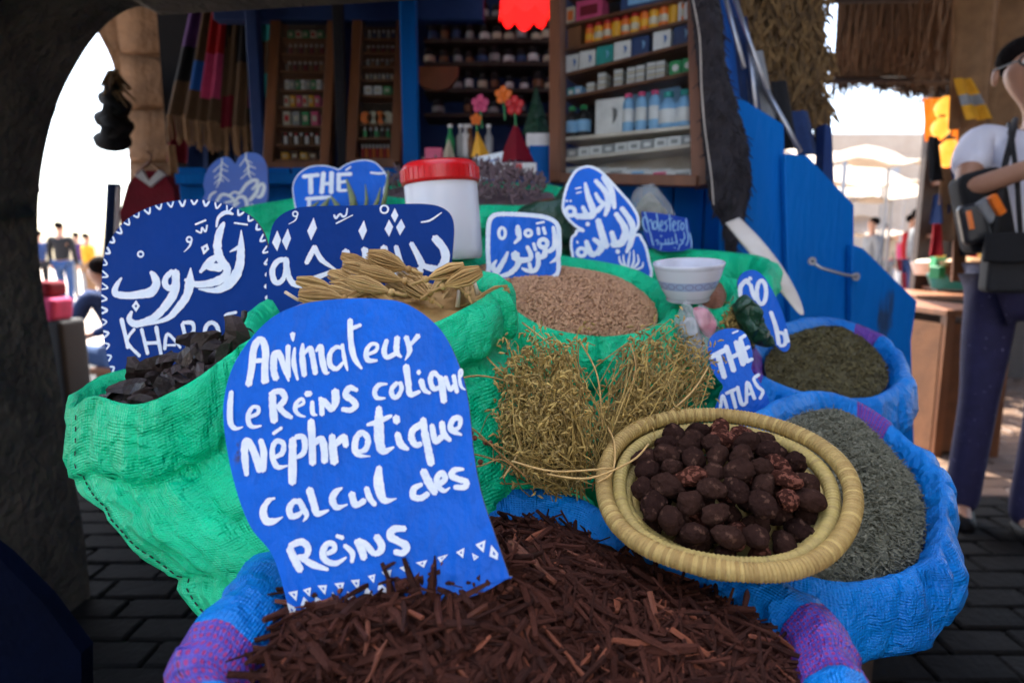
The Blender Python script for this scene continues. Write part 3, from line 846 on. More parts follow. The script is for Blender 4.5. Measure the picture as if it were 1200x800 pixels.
def stick_m(s, u, lift, tilt, sc=1):
    a, n = surfn(sF, s, u, dome=.022, dr=.026); a = a + n * lift
    q = n.to_track_quat('Z', 'Y').to_matrix().to_4x4()
    return Matrix.Translation(a) @ q @ Matrix.Rotation(random.uniform(0, 6.28), 4, 'Z') @ Matrix.Rotation(random.gauss(0, tilt), 4, 'Y') @ Matrix.Rotation(random.uniform(0, 6.28), 4, 'X') @ Matrix.Scale(sc, 4)
ms = [(random.randrange(26), stick_m(math.sqrt(random.random()) * .98, random.random(), random.uniform(-.006, .006), .22, random.uniform(.6, 1.1)), random.random()) for _ in range(5200)]
joined('small_bark_sticks', sp, ms, MAT['bark'], label='small dark bark bits filling the front blue sack', cat='bark', kind='stuff')
ms = [(random.randrange(26), stick_m(math.sqrt(random.random()) * .98, random.random(), random.uniform(0, .007), .25, random.uniform(.3, .6)), random.random()) for _ in range(260)]
joined('bark_shreds', sp, ms, MAT['bark_red'], label='thin rust-red bark shreds strewn over the sticks', cat='bark', kind='stuff')
bigm = [newmesh('bark_stick', v, f, MAT['bark'] if i % 7 else MAT['bark_red'], False, random.random()) for i, (v, f, _) in enumerate(big)]
k = 0
while k < 290:
    s = math.sqrt(random.random()) * .96; u = random.random(); a = sF(s, u)
    y_ = 400 - (a - CAM).dot(UP) / (a - CAM).dot(FW) * FPX
    if y_ > 840: continue
    inst('bark_stick', bigm[k % 20], stick_m(s, u, random.uniform(.002, .010), .16, random.uniform(.6, 1.1)), label='dark brown bark stick lying loose on the front blue sack' if k % 20 % 7 else 'rust-red peeled bark stick lying loose on the front blue sack', cat='bark stick', group='dark bark sticks in the front sack' if k % 20 % 7 else 'rust-red bark sticks in the front sack'); k += 1

# --- left green sack of pods
rimL = [(84, 478, .72), (108, 464, .69), (160, 474, .655), (215, 452, .65), (262, 420, .66), (300, 392, .70), (325, 375, .78), (300, 372, .86), (240, 398, .88), (170, 424, .86), (115, 442, .82), (88, 462, .77)]
tL, sL = sack('bulging green woven sack of dark pods on the left, seam down its side', rimL, (-.08, .60, .56, .11, .10), MAT['green'], cuff=.085, roll=.008, bulge=.014, wr=1.0, stitch=[.035], seed=4.2)
heap(sL, 'pod_crumbs', MAT['soil'], 'dark crumbs beneath the pods in the left green sack', 'pods', dome=.01, drop=.03)
def pod_proto():
    L = random.uniform(.026, .048); w_ = random.uniform(.008, .012); g = G(); vs = []; k = 7; b = random.uniform(-.01, .01)
    for i in range(k):
        t = i / (k - 1); hw = w_ * math.sin(math.pi * min(max(t, .06), .94)) ** .5; x = (t - .5) * L; y = b * math.cos((t - .5) * 2.4); th = .0025
        z = .004 * math.sin(t * 5 + b * 300)
        vs += [(x, y - hw, z), (x, y, z + th), (x, y + hw, z), (x, y, z - th)]
    fs = [(i * 4 + q, i * 4 + (q + 1) % 4, i * 4 + 4 + (q + 1) % 4, i * 4 + 4 + q) for i in range(k - 1) for q in range(4)] + [(3, 2, 1, 0), (k * 4 - 4, k * 4 - 3, k * 4 - 2, k * 4 - 1)]
    v = np.array(vs); v += rng.normal(0, .0006, v.shape); return newmesh('pod', v, fs, MAT['pod'], False, random.random())
pm = [pod_proto() for _ in range(9)]
def look(p, yaw, pitch, roll): return Matrix.Translation(p) @ Euler((roll, pitch, yaw)).to_matrix().to_4x4()
podpx = [(128, 455), (140, 462), (150, 447), (158, 458), (165, 440), (176, 450), (186, 440), (198, 447), (208, 432), (188, 428), (222, 436), (232, 424), (205, 420), (246, 424), (258, 412), (266, 400), (240, 408), (226, 412), (270, 386), (282, 372), (284, 392), (150, 425), (160, 432), (216, 400), (248, 396), (294, 384), (120, 466), (180, 412), (196, 410), (232, 396), (264, 378), (172, 430), (134, 446), (276, 404), (142, 470), (166, 464), (236, 440), (212, 448)]
for i, (x, y) in enumerate(podpx):
    s_ = 1.0; p = P(x, y + 10, .73 + random.uniform(-.04, .03))
    up = x > 205 and i % 3 == 0 or (x, y) in ((282, 372), (150, 425), (240, 408))
    m = look(p, random.uniform(-.5, .5), -R(random.uniform(60, 95)) if up else random.uniform(-.7, .5), random.uniform(-.9, .9) + (1.3 if up else .9))
    inst('pod', pm[i % 9], m @ Matrix.Scale(1.2 if up else 1.05, 4), label='dry dark brown pod in the left green sack' if not up else 'dark flat pod standing up among the others against the navy sign', cat='pod', group='lying dark pods' if not up else 'upright dark pods')

# --- green sack of umbels (middle)
rimM = [(300, 395, .70), (360, 410, .66), (440, 400, .655), (510, 378, .67), (560, 352, .71), (592, 328, .78), (560, 316, .85), (480, 318, .88), (390, 326, .88), (320, 345, .84), (290, 370, .77)]
tM, sM = sack('green woven sack heaped with dried umbels, behind the big blue sign', rimM, (.0, .80, .40, .15, .13), MAT['green'], cuff=.06, roll=.014, bulge=.03, wr=1.6, seed=8.8)
heap(sM, 'umbel_chaff', MAT['umbel'], 'straw chaff beneath the dried umbels in the middle green sack', 'dried umbels', dome=.02, drop=.02)
def umbel_proto():
    g = G(); L = random.uniform(.038, .050); spread = random.uniform(.30, .45)
    for i in range(70):
        a = random.uniform(0, 6.28); rr = spread * math.sqrt(random.random()); pts = []
        for t in (0, .3, .65, 1):
            q = rr * math.sin(t * 2.55) * L * .62
            pts.append((t * L, q * math.cos(a), q * math.sin(a)))
        g.tube(pts, [.0007, .0009, .0008, .0005], 4, random.random(), False)
    g.ball((-.001, 0, 0), .0042, 8, 6, .3); g.tube([(0, 0, 0), (-.018, .001, 0)], [.0022, .0018], 5, .5)
    return newmesh('dried_umbel', g.v, g.f, MAT['umbel'], True, g.r)
um = [umbel_proto() for _ in range(6)]
upx = [(372, 340, 3.0, 0), (400, 336, 2.9, .1), (432, 328, 3.0, .1), (455, 332, 3.1, .1), (482, 338, 2.6, .3), (470, 350, 2.8, .2), (505, 345, .6, .5), (530, 352, 2.2, .8), (548, 348, 1.8, .6), (440, 345, 3.3, .1), (410, 350, 2.9, 0), (385, 352, 3.4, -.2), (500, 330, .2, .2), (520, 338, .1, .3), (460, 318, 3.1, .2), (425, 318, 2.9, .2), (488, 354, 2.4, .4), (365, 358, .4, 0), (556, 356, .3, .2), (515, 362, 1.2, .4), (395, 364, .3, .2), (445, 360, 2.6, .4)]
for i, (x, y, yaw, pit) in enumerate(upx):
    inst('dried_umbel', um[i % 6], look(P(x + (18 if 2.2 < yaw else 0), y - 3, random.uniform(.70, .79)), yaw + random.uniform(-.3, .3), -pit * .6 - .2, random.uniform(0, 6)) @ Matrix.Scale(1.05, 4), label='straw-coloured dried umbel bundle heaped in the middle green sack', cat='dried umbel', group='dried umbels in the middle green sack')
g = G()
g.tube([P(334, 342, .74), P(350, 352, .74)], [.0022, .002], 6); g.tube([P(510, 318, .8), P(516, 334, .79)], [.002, .0026], 6)
g.tube([P(538, 340, .74), P(536, 360, .74)], [.0025, .003], 6); g.tube([P(556, 330, .76), P(560, 346, .76)], [.002, .0035], 6)
g.mk('loose_stalks', MAT['umbel_pale'], smooth=True, label='few pale cut stalks poking from the dried umbels', cat='stalks', kind='stuff')

# --- green sack of seeds
rimC = [(532, 308, 1.10), (570, 336, 1.00), (620, 374, .92), (680, 392, .89), (740, 390, .92), (784, 372, 1.0), (787, 345, 1.08), (750, 318, 1.16), (700, 305, 1.20), (640, 298, 1.24), (580, 294, 1.22), (545, 298, 1.16)]
tC, sC = sack('wide green woven sack of small round pale seeds', rimC, (.12, 1.12, .52, .17, .15), MAT['green'], cuff=.075, roll=.016, bulge=.02, wr=1.3, drop=.012, seed=11.3, stitch=[.40])
heap(sC, 'seed_bed', MAT['seed'], 'pale brown seed bed under the loose seeds', 'seeds', dome=.03, drop=.026)
g = G(); g.ball((0, 0, 0), .0023, 6, 5); pr = [proto(g)]
ms = []
for _ in range(8500):
    a, n = surfn(sC, math.sqrt(random.random()) * .99, random.random(), dome=.032, dr=.024)
    ms.append((0, Matrix.Translation(a + n * random.uniform(0, .0015)) @ Matrix.Scale(random.uniform(.75, 1.15), 4), random.random()))
joined('round_seeds', pr, ms, MAT['seed'], smooth=True, label='small round beige-brown seeds heaped in the wide green sack', cat='seeds', kind='stuff')

# --- blue sack of grey herb (right)
rimG = [(872, 500, .80), (905, 470, .88), (960, 458, .95), (1010, 472, .95), (1060, 508, .90), (1098, 550, .82), (1112, 600, .74), (1095, 650, .68), (1040, 678, .65), (970, 680, .64), (900, 650, .66), (868, 580, .72)]
tG, sG = sack('bright blue woven sack of grey-green crumbled herb on the right', rimG, (.12, .64, .60, .09, .08), BLUE([(.30, .36), (1.12, 1.20)], 1), cuff=.085, roll=.014, bulge=-.028, wr=1.5, drop=.012, seed=15.1)
heap(sG, 'grey_herb_bed', MAT['grey'], 'grey herb dust bed in the right blue sack', 'herb', dome=.05, drop=.03, amp=.005)
pr = [stick_proto(random.uniform(.006, .02), random.uniform(.0004, .0009), random.uniform(0, .006), .6, 4) for _ in range(12)]
def herbflake():
    L = random.uniform(.004, .009); g = G(); w_ = L * .3; g.add([(-L / 2, 0, 0), (0, -w_, .001), (L / 2, 0, 0), (0, w_, -.001)], [(0, 1, 2, 3)]); return proto(g)
pr += [herbflake() for _ in range(8)]
ms = []
for _ in range(15000):
    a, n = surfn(sG, math.sqrt(random.random()) * .99, random.random(), dome=.052, dr=.028)
    ms.append((random.randrange(20), look(a + n * random.uniform(-.001, .004), random.uniform(0, 6.28), random.gauss(0, .4), random.gauss(0, .4)), random.random()))
joined('crumbled_grey_herb', pr, ms, MAT['grey'], label='grey-green crumbled dried herb heaped in the right blue sack', cat='herb', kind='stuff')

# --- blue sack of olive powder (far right)
rimO = [(882, 402, 1.08), (920, 378, 1.20), (970, 371, 1.30), (1020, 385, 1.27), (1054, 412, 1.18), (1060, 440, 1.08), (1035, 462, 1.02), (990, 466, 1.0), (930, 455, .98), (885, 432, 1.0)]
tO, sO = sack('blue woven sack of fine olive-green powder beside the blue door boards', rimO, (.44, 1.14, .2, .15, .13), BLUE([(.40, .46), (.98, 1.08)], 2), cuff=.075, roll=.015, bulge=0, wr=1.1, drop=.012, seed=19.6)
heap(sO, 'olive_powder', MAT['olive'], 'fine olive-green ground herb filling the far blue sack', 'powder', dome=.02, drop=.02, amp=.004, fr=30, rings=34, seg=128)
ms = []
for _ in range(3500):
    a, n = surfn(sO, math.sqrt(random.random()) * .98, random.random(), dome=.02, dr=.018)
    ms.append((12 + random.randrange(8), look(a + n * .0015, random.uniform(0, 6.28), random.gauss(0, .6), random.gauss(0, .6)), random.random()))
joined('olive_flakes', pr, ms, MAT['olive_bit'], label='loose olive-brown flakes on the ground herb', cat='powder', kind='stuff')

# --- back green sacks
rimB = [(425, 222, 1.50), (470, 232, 1.42), (560, 240, 1.38), (640, 238, 1.40), (664, 225, 1.50), (640, 216, 1.60), (540, 212, 1.64), (460, 212, 1.60)]
tB, sB = sack('green woven sack of purplish dried heads at the back, behind the red-lidded tub', rimB, (-.08, 1.52, .5, .20, .13), MAT['green'], cuff=.06, roll=.014, bulge=.02, seed=23)
heap(sB, 'purple_bed', MAT['purple_herb'], 'purplish dried plant bed at the back', 'dried plant', dome=.02, drop=.02)
ms = []; pr2 = [stick_proto(random.uniform(.015, .04), random.uniform(.0012, .0035), .01, 1, 5) for _ in range(10)]
for _ in range(900):
    a, n = surfn(sB, math.sqrt(random.random()) * .9, random.random(), dome=.05, dr=.01)
    ms.append((random.randrange(10), look(a + Vector((0, 0, random.uniform(0, .03))), random.uniform(0, 6.28), random.uniform(-1.5, 0), random.gauss(0, .5)), random.random()))
joined('purple_dried_heads', pr2, ms, MAT['purple_herb'], label='purplish grey dried flower heads in the back green sack', cat='dried plant', kind='stuff')
rimK = [(262, 262, 1.35), (300, 272, 1.28), (345, 266, 1.28), (400, 250, 1.34), (425, 235, 1.44), (380, 228, 1.5), (320, 236, 1.5), (275, 246, 1.45)]
sack('green woven sack behind the two navy Arabic signs, holding thick aloe stems', rimK, (-.38, 1.40, .4, .14, .12), MAT['green'], cuff=.06, roll=.014, bulge=.01, seed=27, wr=1.4)
rimR = [(742, 300, 1.36), (790, 305, 1.25), (850, 325, 1.18), (893, 322, 1.2), (905, 308, 1.3), (880, 298, 1.4), (820, 292, 1.45), (770, 290, 1.45)]
sack('green woven sack with a limp lip behind the white ceramic bowl', rimR, (.42, 1.40, .52, .14, .1), MAT['green'], cuff=.05, roll=.014, bulge=.01, seed=31, wr=1.6)
rimS = [(812, 350, 1.06), (835, 362, 1.02), (858, 352, 1.04), (862, 334, 1.12), (845, 322, 1.16), (820, 328, 1.14)]
tS, sS = sack('small green bag of reddish powder below the white ceramic bowl', rimS, (.36, 1.10, .7, .05, .05), MAT['green'], cuff=.04, roll=.010, bulge=.0, seed=33)
heap(sS, 'red_powder', MAT['red_powder'], 'reddish brown powder in the small green bag', 'powder', dome=.012, drop=.012)
# aloe stems
al = thing('aloe_stems', P(400, 250, 1.34), 'grey-green pointed aloe stems rising before the THÉ sign', 'plant')
for (a, b, r) in (((416, 250), (406, 210), .010), ((428, 250), (428, 216), .005), ((446, 252), (455, 200), .006), ((436, 250), (446, 220), .006), ((372, 250), (386, 232), .009), ((350, 254), (374, 236), .007), ((398, 250), (388, 230), .008)):
    g = G(); p0, p1 = P(a[0], a[1], 1.33), P(b[0], b[1], 1.33); md = (p0 + p1) / 2 + Vector((.004, -.004, 0)); g.tube([p0, md, p1], [r, r * .75, r * .2], 8, random.random()); g.mk('stem', MAT['aloe'], al, True)

# ================================================================ BASKET OF NUTS
bc = P(845, 563, .61); bn = Vector((-.13, -.36, 1)).normalized()
bq = bn.to_track_quat('Z', 'Y').to_matrix()
bk = thing('straw_basket', bc - bn * .05, 'round coiled straw basket full of dark wrinkled nuts, tilted on the sacks', 'basket')
def coil(name, Rr, h, r, ns, mat, rx=1.0, seed=0, stitch=170):
    vs = []; n = 14; m = ns; rn = []
    for i in range(m):
        a = 2 * math.pi * i / m; ph = (a * stitch / (2 * math.pi) + .3 * math.sin(a * 5)) % 1
        rib = r * (1 + .07 * (abs(ph - .5) * -2 + .5) * 2 + .05 * noise.noise(Vector((math.cos(a) * 4, math.sin(a) * 4, seed))))
        cx = Rr * (1 + .012 * math.sin(2 * a + seed) + .008 * math.sin(5 * a + seed)); rv = ((int(a * stitch / 6.283) * 0.37 + seed) % 1) * .5 + .5 * noise.noise(Vector((a * 3, seed, 0)))
        for k in range(n):
            b = 2 * math.pi * k / n; vs.append(bc + bq @ Vector(((cx + rib * math.cos(b)) * math.cos(a), (cx + rib * math.cos(b)) * math.sin(a), h + rib * math.sin(b) + .003 * math.sin(3 * a + seed)))); rn.append(rv)
    fs = [(i * n + k, ((i + 1) % m) * n + k, ((i + 1) % m) * n + (k + 1) % n, i * n + (k + 1) % n) for i in range(m) for k in range(n)]
    o = mk(name, vs, fs, mat, bk, True, rn); return fixn(o)
RB = .1235
coil('rim_coil', RB - .0072, 0, .0084, 1320, MAT['straw'], seed=.3, stitch=200)
for i, (rr, h, r) in enumerate(((.101, -.009, .0072), (.094, -.019, .0068), (.087, -.030, .0066), (.079, -.040, .0064), (.069, -.047, .0062), (.060, -.051, .006))):
    coil('coil', rr, h, r, 700, MAT['straw_in'], seed=i * 1.7, stitch=150)
g = G(); vs = [bc + bq @ Vector((.062 * math.cos(a), .062 * math.sin(a), -.052)) for a in (math.pi * q / 16 for q in range(32))]; g.prism(vs, -bn * .006); fixn(g.mk('basket_base', MAT['straw_in'], bk))
def nut_mesh(i, worn):
    bm = bmesh.new(); bmesh.ops.create_icosphere(bm, subdivisions=4, radius=1)
    a, b, c = random.uniform(.0135, .0175), random.uniform(.0105, .0130), random.uniform(.0100, .0120)
    for v in bm.verts:
        p = v.co.copy(); f = 1 + .22 * noise.noise(p * 1.1 + Vector((i * 3, 0, 0))) + .10 * noise.noise(p * 3 + Vector((0, i, 0))) - .07 * max(0, 1 - abs(noise.noise(p * 3.5 + Vector((0, 0, i)))) * 6) + .03 * noise.noise(p * 11)
        tp = 1 - .18 * max(0, p.x) ** 2; v.co = Vector((p.x * a * (1 + .12 * max(0, p.x) ** 4), p.y * b * tp, p.z * c * tp)) * f
    me = bpy.data.meshes.new('nut'); bm.to_mesh(me); bm.free(); me.materials.append(MAT['nut_pale' if worn else 'nut'])
    me.polygons.foreach_set('use_smooth', [True] * len(me.polygons)); return me
nm_ = [nut_mesh(i, False) for i in range(9)] + [nut_mesh(20 + i, True) for i in range(3)]
pts = []
def relax(n, Rm, z0, dome, mn):
    P_ = [np.array([random.uniform(-1, 1), random.uniform(-1, 1)]) * Rm for _ in range(n)]
    for _ in range(160):
        for i in range(n):
            for j in range(i):
                d = P_[i] - P_[j]; l = np.linalg.norm(d) + 1e-9
                if l < mn: P_[i] += d / l * (mn - l) * .5; P_[j] -= d / l * (mn - l) * .5
            l = np.linalg.norm(P_[i]);
            if l > Rm: P_[i] *= Rm / l
    return [(p[0], p[1], z0 + dome * (1 - (np.linalg.norm(p) / Rm) ** 2)) for p in P_]
lay = relax(32, .080, -.021, .004, .0255) + relax(42, .079, .002, .018, .0235)
for i, (x, y, z) in enumerate(lay):
    w_ = i % 6 == 3
    inst('nut', nm_[9 + i % 3 if w_ else i % 9], Matrix.Translation(bc + bq @ Vector((x, y, z + random.uniform(-.002, .003)))) @ Euler((random.uniform(0, 6), random.uniform(-.6, .6), random.uniform(0, 6))).to_matrix().to_4x4() @ Matrix.Scale(random.uniform(.88, 1.12), 4),
         label='dark brown wrinkled nut in the straw basket' if not w_ else 'worn nut showing pale reddish flesh in the straw basket', cat='nut', group='dark nuts in the basket' if not w_ else 'worn pale nuts in the basket')

# ================================================================ DRIED HERB BUNCHES
def bunch(label, base, tips, n, rad, leafn, seed):
    random.seed(seed); g = G(); lf = []
    t = thing('herb_bunch', base, label, 'dried herb', None)
    for i in range(n):
        tx, ty, td = random.choice(tips); tip = P(tx + random.gauss(0, 10), ty + random.gauss(0, 13), td + random.gauss(0, .018))
        b = base + Vector((random.gauss(0, rad * .4), random.gauss(0, rad * .3), random.gauss(0, .012)))
        mid = (b + tip) / 2 + Vector((random.gauss(0, .020), random.gauss(0, .014) - .008, random.gauss(0, .012)))
        q = catmull([tuple(b), tuple(mid), tuple(tip), tuple(tip + Vector((random.gauss(0, .01), random.gauss(0, .01), random.gauss(0, .006))))], 3)
        r = random.choice([.0005, .0007, .0009, .0012]); g.tube([Vector(p) for p in q], [r * (1 - .06 * k) for k in range(len(q))], 4, random.random(), False)
        for k in range(int(leafn)):
            p = Vector(q[random.randrange(3, len(q))]) + Vector((random.gauss(0, .006), random.gauss(0, .006), random.gauss(0, .006))); lf.append(p)
    g.mk('stalks', MAT['herb'], t, False, kind='stuff')
    ps = []
    for _ in range(10):
        h = G(); L = random.uniform(.005, .012); h.tube([(0, 0, 0), (L * .5, L * random.uniform(-.3, .3), L * .15), (L, 0, L * random.uniform(-.4, .4))], [.0006, .0016, .0004], 4); ps.append(proto(h))
    joined('leaf_bits', ps, [(random.randrange(10), look(p, random.uniform(0, 6.28), random.uniform(-1.2, 1.2), 0), random.random()) for p in lf], MAT['herb'], parent=t, kind='stuff')
    return t
bunch('dried yellowish herb bunch left of the basket, standing over the blue sack edge', P(662, 560, .70), [(602, 445, .70), (615, 430, .72), (640, 415, .72), (665, 425, .71), (600, 490, .68), (630, 470, .67), (665, 480, .66), (610, 530, .68), (640, 530, .66), (655, 450, .69), (635, 500, .66)], 430, .03, 5, 3)
bunch('smaller dried yellow herb bunch lying towards the THÉ ATLAS sign', P(708, 545, .72), [(748, 420, .77), (760, 418, .78), (790, 415, .80), (815, 425, .80), (820, 450, .80), (780, 445, .76), (750, 460, .74), (735, 490, .72), (790, 470, .78), (765, 480, .74)], 280, .02, 5, 5)
random.seed(11)
g = G()
for pl_ in ([(560, 390, .74), (572, 420, .72), (600, 445, .71)], [(612, 378, .80), (640, 400, .76), (660, 420, .73)], [(505, 465, .60), (520, 450, .62), (560, 440, .66), (600, 448, .70)], [(640, 555, .62), (690, 560, .60), (740, 540, .62), (760, 520, .64)], [(600, 540, .62), (650, 552, .61), (720, 548, .62)], [(700, 565, .62), (718, 552, .63), (720, 520, .66), (712, 500, .7)], [(738, 402, .74), (745, 430, .73), (735, 470, .72)], [(770, 495, .70), (810, 460, .74), (830, 430, .78)], [(680, 400, .72), (700, 440, .71), (706, 500, .70)], [(590, 560, .64), (610, 520, .66), (598, 480, .68)]):
    q = catmull([tuple(P(*p)) for p in pl_], 5); g.tube([Vector(p) for p in q], [.0011] * len(q), 5, random.random())
g.mk('loose_herb_stems', MAT['umbel'], smooth=True, label='long pale loose stems straggling out of the dried herb bunches', cat='dried herb', kind='stuff')
# sprig with round seed heads, in front of the big sign
sg = thing('seed_sprig', P(600, 545, .56), 'thin curved sprig with round brown seed heads at the big sign edge', 'sprig')
g = G(); heads = []
for pl_ in ([(618, 560, .58), (590, 535, .56), (572, 518, .54), (555, 503, .53), (545, 499, .52)], [(600, 545, .57), (585, 538, .56), (565, 545, .54), (548, 548, .52)], [(590, 525, .555), (575, 520, .545), (560, 512, .535)], [(585, 541, .56), (572, 536, .55), (556, 532, .53)]):
    q = catmull([tuple(P(*p)) for p in pl_], 5); g.tube([Vector(p) for p in q], [.0008] * len(q), 5)
g.mk('stem', MAT['umbel'], sg, True)
for (x, y) in ((545, 499), (552, 507), (549, 508), (569, 518), (556, 513), (548, 531), (551, 541), (563, 541), (541, 543), (574, 519)):
    g = G(); g.ball(P(x, y, .53 + (x - 545) * .0006), .0026, 8, 6, random.random()); g.mk('seed_head', MAT['pod'] if False else MAT['bark_red'], sg, True)

# ================================================================ JAR, BOWL, BAGS, BLADE
def lathe_thing(name, label, cat, base, axis, parts, group=None):
    t = thing(name, base, label, cat, group)
    for nm, prof, mat, uvf in parts:
        g = G(); g.lathe(base, prof, 48, axis); o = g.mk(nm, mat, t, True, uv=True); fixn(o)
    return t
jb = P(524, 305, 1.12); jx = Vector((-.07, .0, 1)).normalized()
JR = .066
jar = lathe_thing('plastic_tub', 'white plastic tub with a ribbed red screw lid, behind the wide navy sign', 'tub', jb, jx, [
 ('tub_body', [(0, 0), (JR * .92, 0), (JR * .98, .004), (JR, .02), (JR, .135), (JR * .97, .142), (JR * .9, .146), (0, .146)], MAT['jarw'], None),
 ('screw_lid', [(JR * .99, .136), (JR * 1.05, .136), (JR * 1.06, .142), (JR * 1.05, .162), (JR * .98, .170), (JR * .9, .173), (JR * .86, .170), (0, .169)], MAT['red'], None)])
g = G(); q = jx.to_track_quat('Z', 'Y').to_matrix()
for i in range(40):
    a = i / 40 * 6.283; g.box(jb + q @ Vector((JR * 1.055 * math.cos(a), JR * 1.055 * math.sin(a), .151)), (.003, .0045, .020), q @ Matrix.Rotation(a, 3, 'Z'))
lid = [c for c in jar.children if c.name.startswith('screw_lid')][0]; ORG[lid] = ORG[jar]
g.mk('grip_ribs', MAT['red'], lid)
m, nt_, b_, Lk = nodes('bowl_glaze'); N_ = nt_.nodes
uvn = N_.new('ShaderNodeUVMap'); sx = N_.new('ShaderNodeSeparateXYZ'); Lk.new(uvn.outputs[0], sx.inputs[0])
def mth(op, a, b=None):
    n = N_.new('ShaderNodeMath'); n.operation = op
    for i, q_ in enumerate((a, b)):
        if q_ is None: continue
        if isinstance(q_, (int, float)): n.inputs[i].default_value = q_
        else: Lk.new(q_, n.inputs[i])
    return n.outputs[0]
du = mth('SUBTRACT', mth('FRACT', mth('MULTIPLY', sx.outputs[0], 20)), .5); dv = mth('MULTIPLY', mth('SUBTRACT', sx.outputs[1], .5), 4.2)
rr_ = mth('SQRT', mth('ADD', mth('MULTIPLY', du, du), mth('MULTIPLY', dv, dv))); rg_ = mth('LESS_THAN', mth('ABSOLUTE', mth('SUBTRACT', rr_, .40)), .055)
mxn = N_.new('ShaderNodeMix'); mxn.data_type = 'RGBA'; mxn.inputs[6].default_value = (.34, .42, .62, 1); mxn.inputs[7].default_value = (.25, .24, .40, 1); Lk.new(rg_, mxn.inputs[0])
inb = mth('LESS_THAN', mth('ABSOLUTE', dv), .62)
mx2 = N_.new('ShaderNodeMix'); mx2.data_type = 'RGBA'; mx2.inputs[6].default_value = (.62, .63, .70, 1); Lk.new(mxn.outputs[2], mx2.inputs[7]); Lk.new(inb, mx2.inputs[0])
Lk.new(mx2.outputs[2], b_.inputs['Base Color']); b_.inputs['Roughness'].default_value = .18
bb = P(806, 352, 1.03); br_ = .0575
lathe_thing('ceramic_bowl', 'white ceramic bowl with a blue-grey band of circles, set on the seed sack lip', 'bowl', bb, (-.05, -.12, 1), [
 ('bowl_body', [(.036, .008), (.042, .018), (.048, .030), (.0525, .042), (.0565, .056)], m, 1),
 ('bowl_rim', [(.0565, .056), (.058, .060), (.0585, .064), (.057, .065), (.054, .062), (.045, .040), (.030, .022), (0, .016)], MAT['ceramic'], None),
 ('foot', [(0, 0), (.034, 0), (.036, .003), (.034, .008), (.036, .008)], MAT['ceramic'], None)])
def bag(label, pts, d, mat, name='plastic_bag', cat='bag', th=.05, fr=22, amp=.012, parent=None):
    """puffed crumpled bag: photo outline at distance d, real thickness"""
    q = catmull([(x, y, 0) for x, y in pts], 6, True); c = np.mean(q, 0); N = len(q); g = G(); vs = []; K = 10
    for side in (-1, 1):
        for j in range(K):
            s = 1 - j / K
            for i in range(N):
                x = c[0] + (q[i][0] - c[0]) * s; y = c[1] + (q[i][1] - c[1]) * s
                p = P(x, y, d); n_ = math.sqrt(max(0, 1 - s ** 2.5)); p += side * FW * th / 2 * n_
                if j: p += FW * amp * nz(p, fr, side) + UP * amp * .4 * nz(p, fr * 1.6, 3)
                vs.append(p)
        vs.append(P(c[0], c[1], d) + side * FW * th / 2)
    fs = []
    for sd in (0, 1):
        o_ = sd * (K * N + 1)
        for j in range(K - 1):
            for i in range(N): fs.append((o_ + j * N + i, o_ + j * N + (i + 1) % N, o_ + (j + 1) * N + (i + 1) % N, o_ + (j + 1) * N + i))
        for i in range(N): fs.append((o_ + (K - 1) * N + i, o_ + (K - 1) * N + (i + 1) % N, o_ + K * N))
    o = mk(name, vs, fs, mat, parent, True, **({} if parent else dict(label=label, cat=cat)))
    bm = bmesh.new(); bm.from_mesh(o.data); bmesh.ops.remove_doubles(bm, verts=bm.verts, dist=1e-5); bmesh.ops.recalc_face_normals(bm, faces=bm.faces); bm.to_mesh(o.data); bm.free(); return o
bag('dark green crumpled bag squeezed behind the pear-shaped sign', [(645, 250), (655, 225), (668, 215), (690, 240), (700, 290), (670, 300), (655, 290)], 1.36, MAT['grn_bag'])
bag('glossy dark green crumpled bag with dried leaves behind the square sign', [(606, 248), (640, 233), (668, 240), (675, 275), (650, 290), (610, 280)], 1.32, MAT['grn_bag'])
bag('dark green leafy bag under the leaning blue sign', [(860, 358), (874, 345), (888, 362), (898, 388), (908, 405), (886, 404), (868, 384)], .99, MAT['grn_bag'], th=.05, fr=55, amp=.02)
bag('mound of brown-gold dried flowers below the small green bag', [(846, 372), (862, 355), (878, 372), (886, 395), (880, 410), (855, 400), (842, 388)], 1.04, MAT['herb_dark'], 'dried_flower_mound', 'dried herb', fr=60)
random.seed(5); pr3 = [stick_proto(random.uniform(.004, .010), random.uniform(.0008, .002), .002, 1, 4) for _ in range(8)]
joined('dried_flower_bits', pr3, [(random.randrange(8), look(P(random.gauss(863, 9), random.gauss(384, 11), random.uniform(1.00, 1.04)), random.uniform(0, 6), random.gauss(0, .8), 0), random.random()) for _ in range(700)], MAT['herb'], label='golden dried flower bits between the bowl and the leaf bag', cat='dried herb', kind='stuff')
cb = thing('clear_bag_of_herbs', P(765, 285, 1.42), 'clear crinkled plastic bag of dried grey herbs above the cholesterol board', 'bag')
ORG[cb] = P(765, 285, 1.42)
bag('', [(742, 225), (758, 216), (770, 222), (790, 252), (785, 268), (750, 270), (738, 250)], 1.46, MAT['clear'], 'clear_plastic', th=.07, parent=cb)
bag('', [(748, 238), (760, 226), (772, 236), (784, 258), (755, 266), (744, 252)], 1.465, MAT['grey'], 'herb_filling', th=.045, fr=60, parent=cb)
pb = thing('clear_bag_with_pink_packet', P(805, 430, .98), 'crinkled clear plastic bag with a pink and white packet inside, behind the dried herb', 'bag')
bag('', [(790, 378), (796, 366), (803, 352), (812, 364), (822, 356), (840, 375), (845, 400), (835, 430), (815, 432), (798, 410)], .97, MAT['clear'], 'clear_plastic', th=.06, fr=45, parent=pb)
bag('', [(812, 362), (828, 362), (840, 380), (832, 396), (820, 385)], .975, MAT['pinkp'], 'pink_packet', th=.02, fr=40, parent=pb)
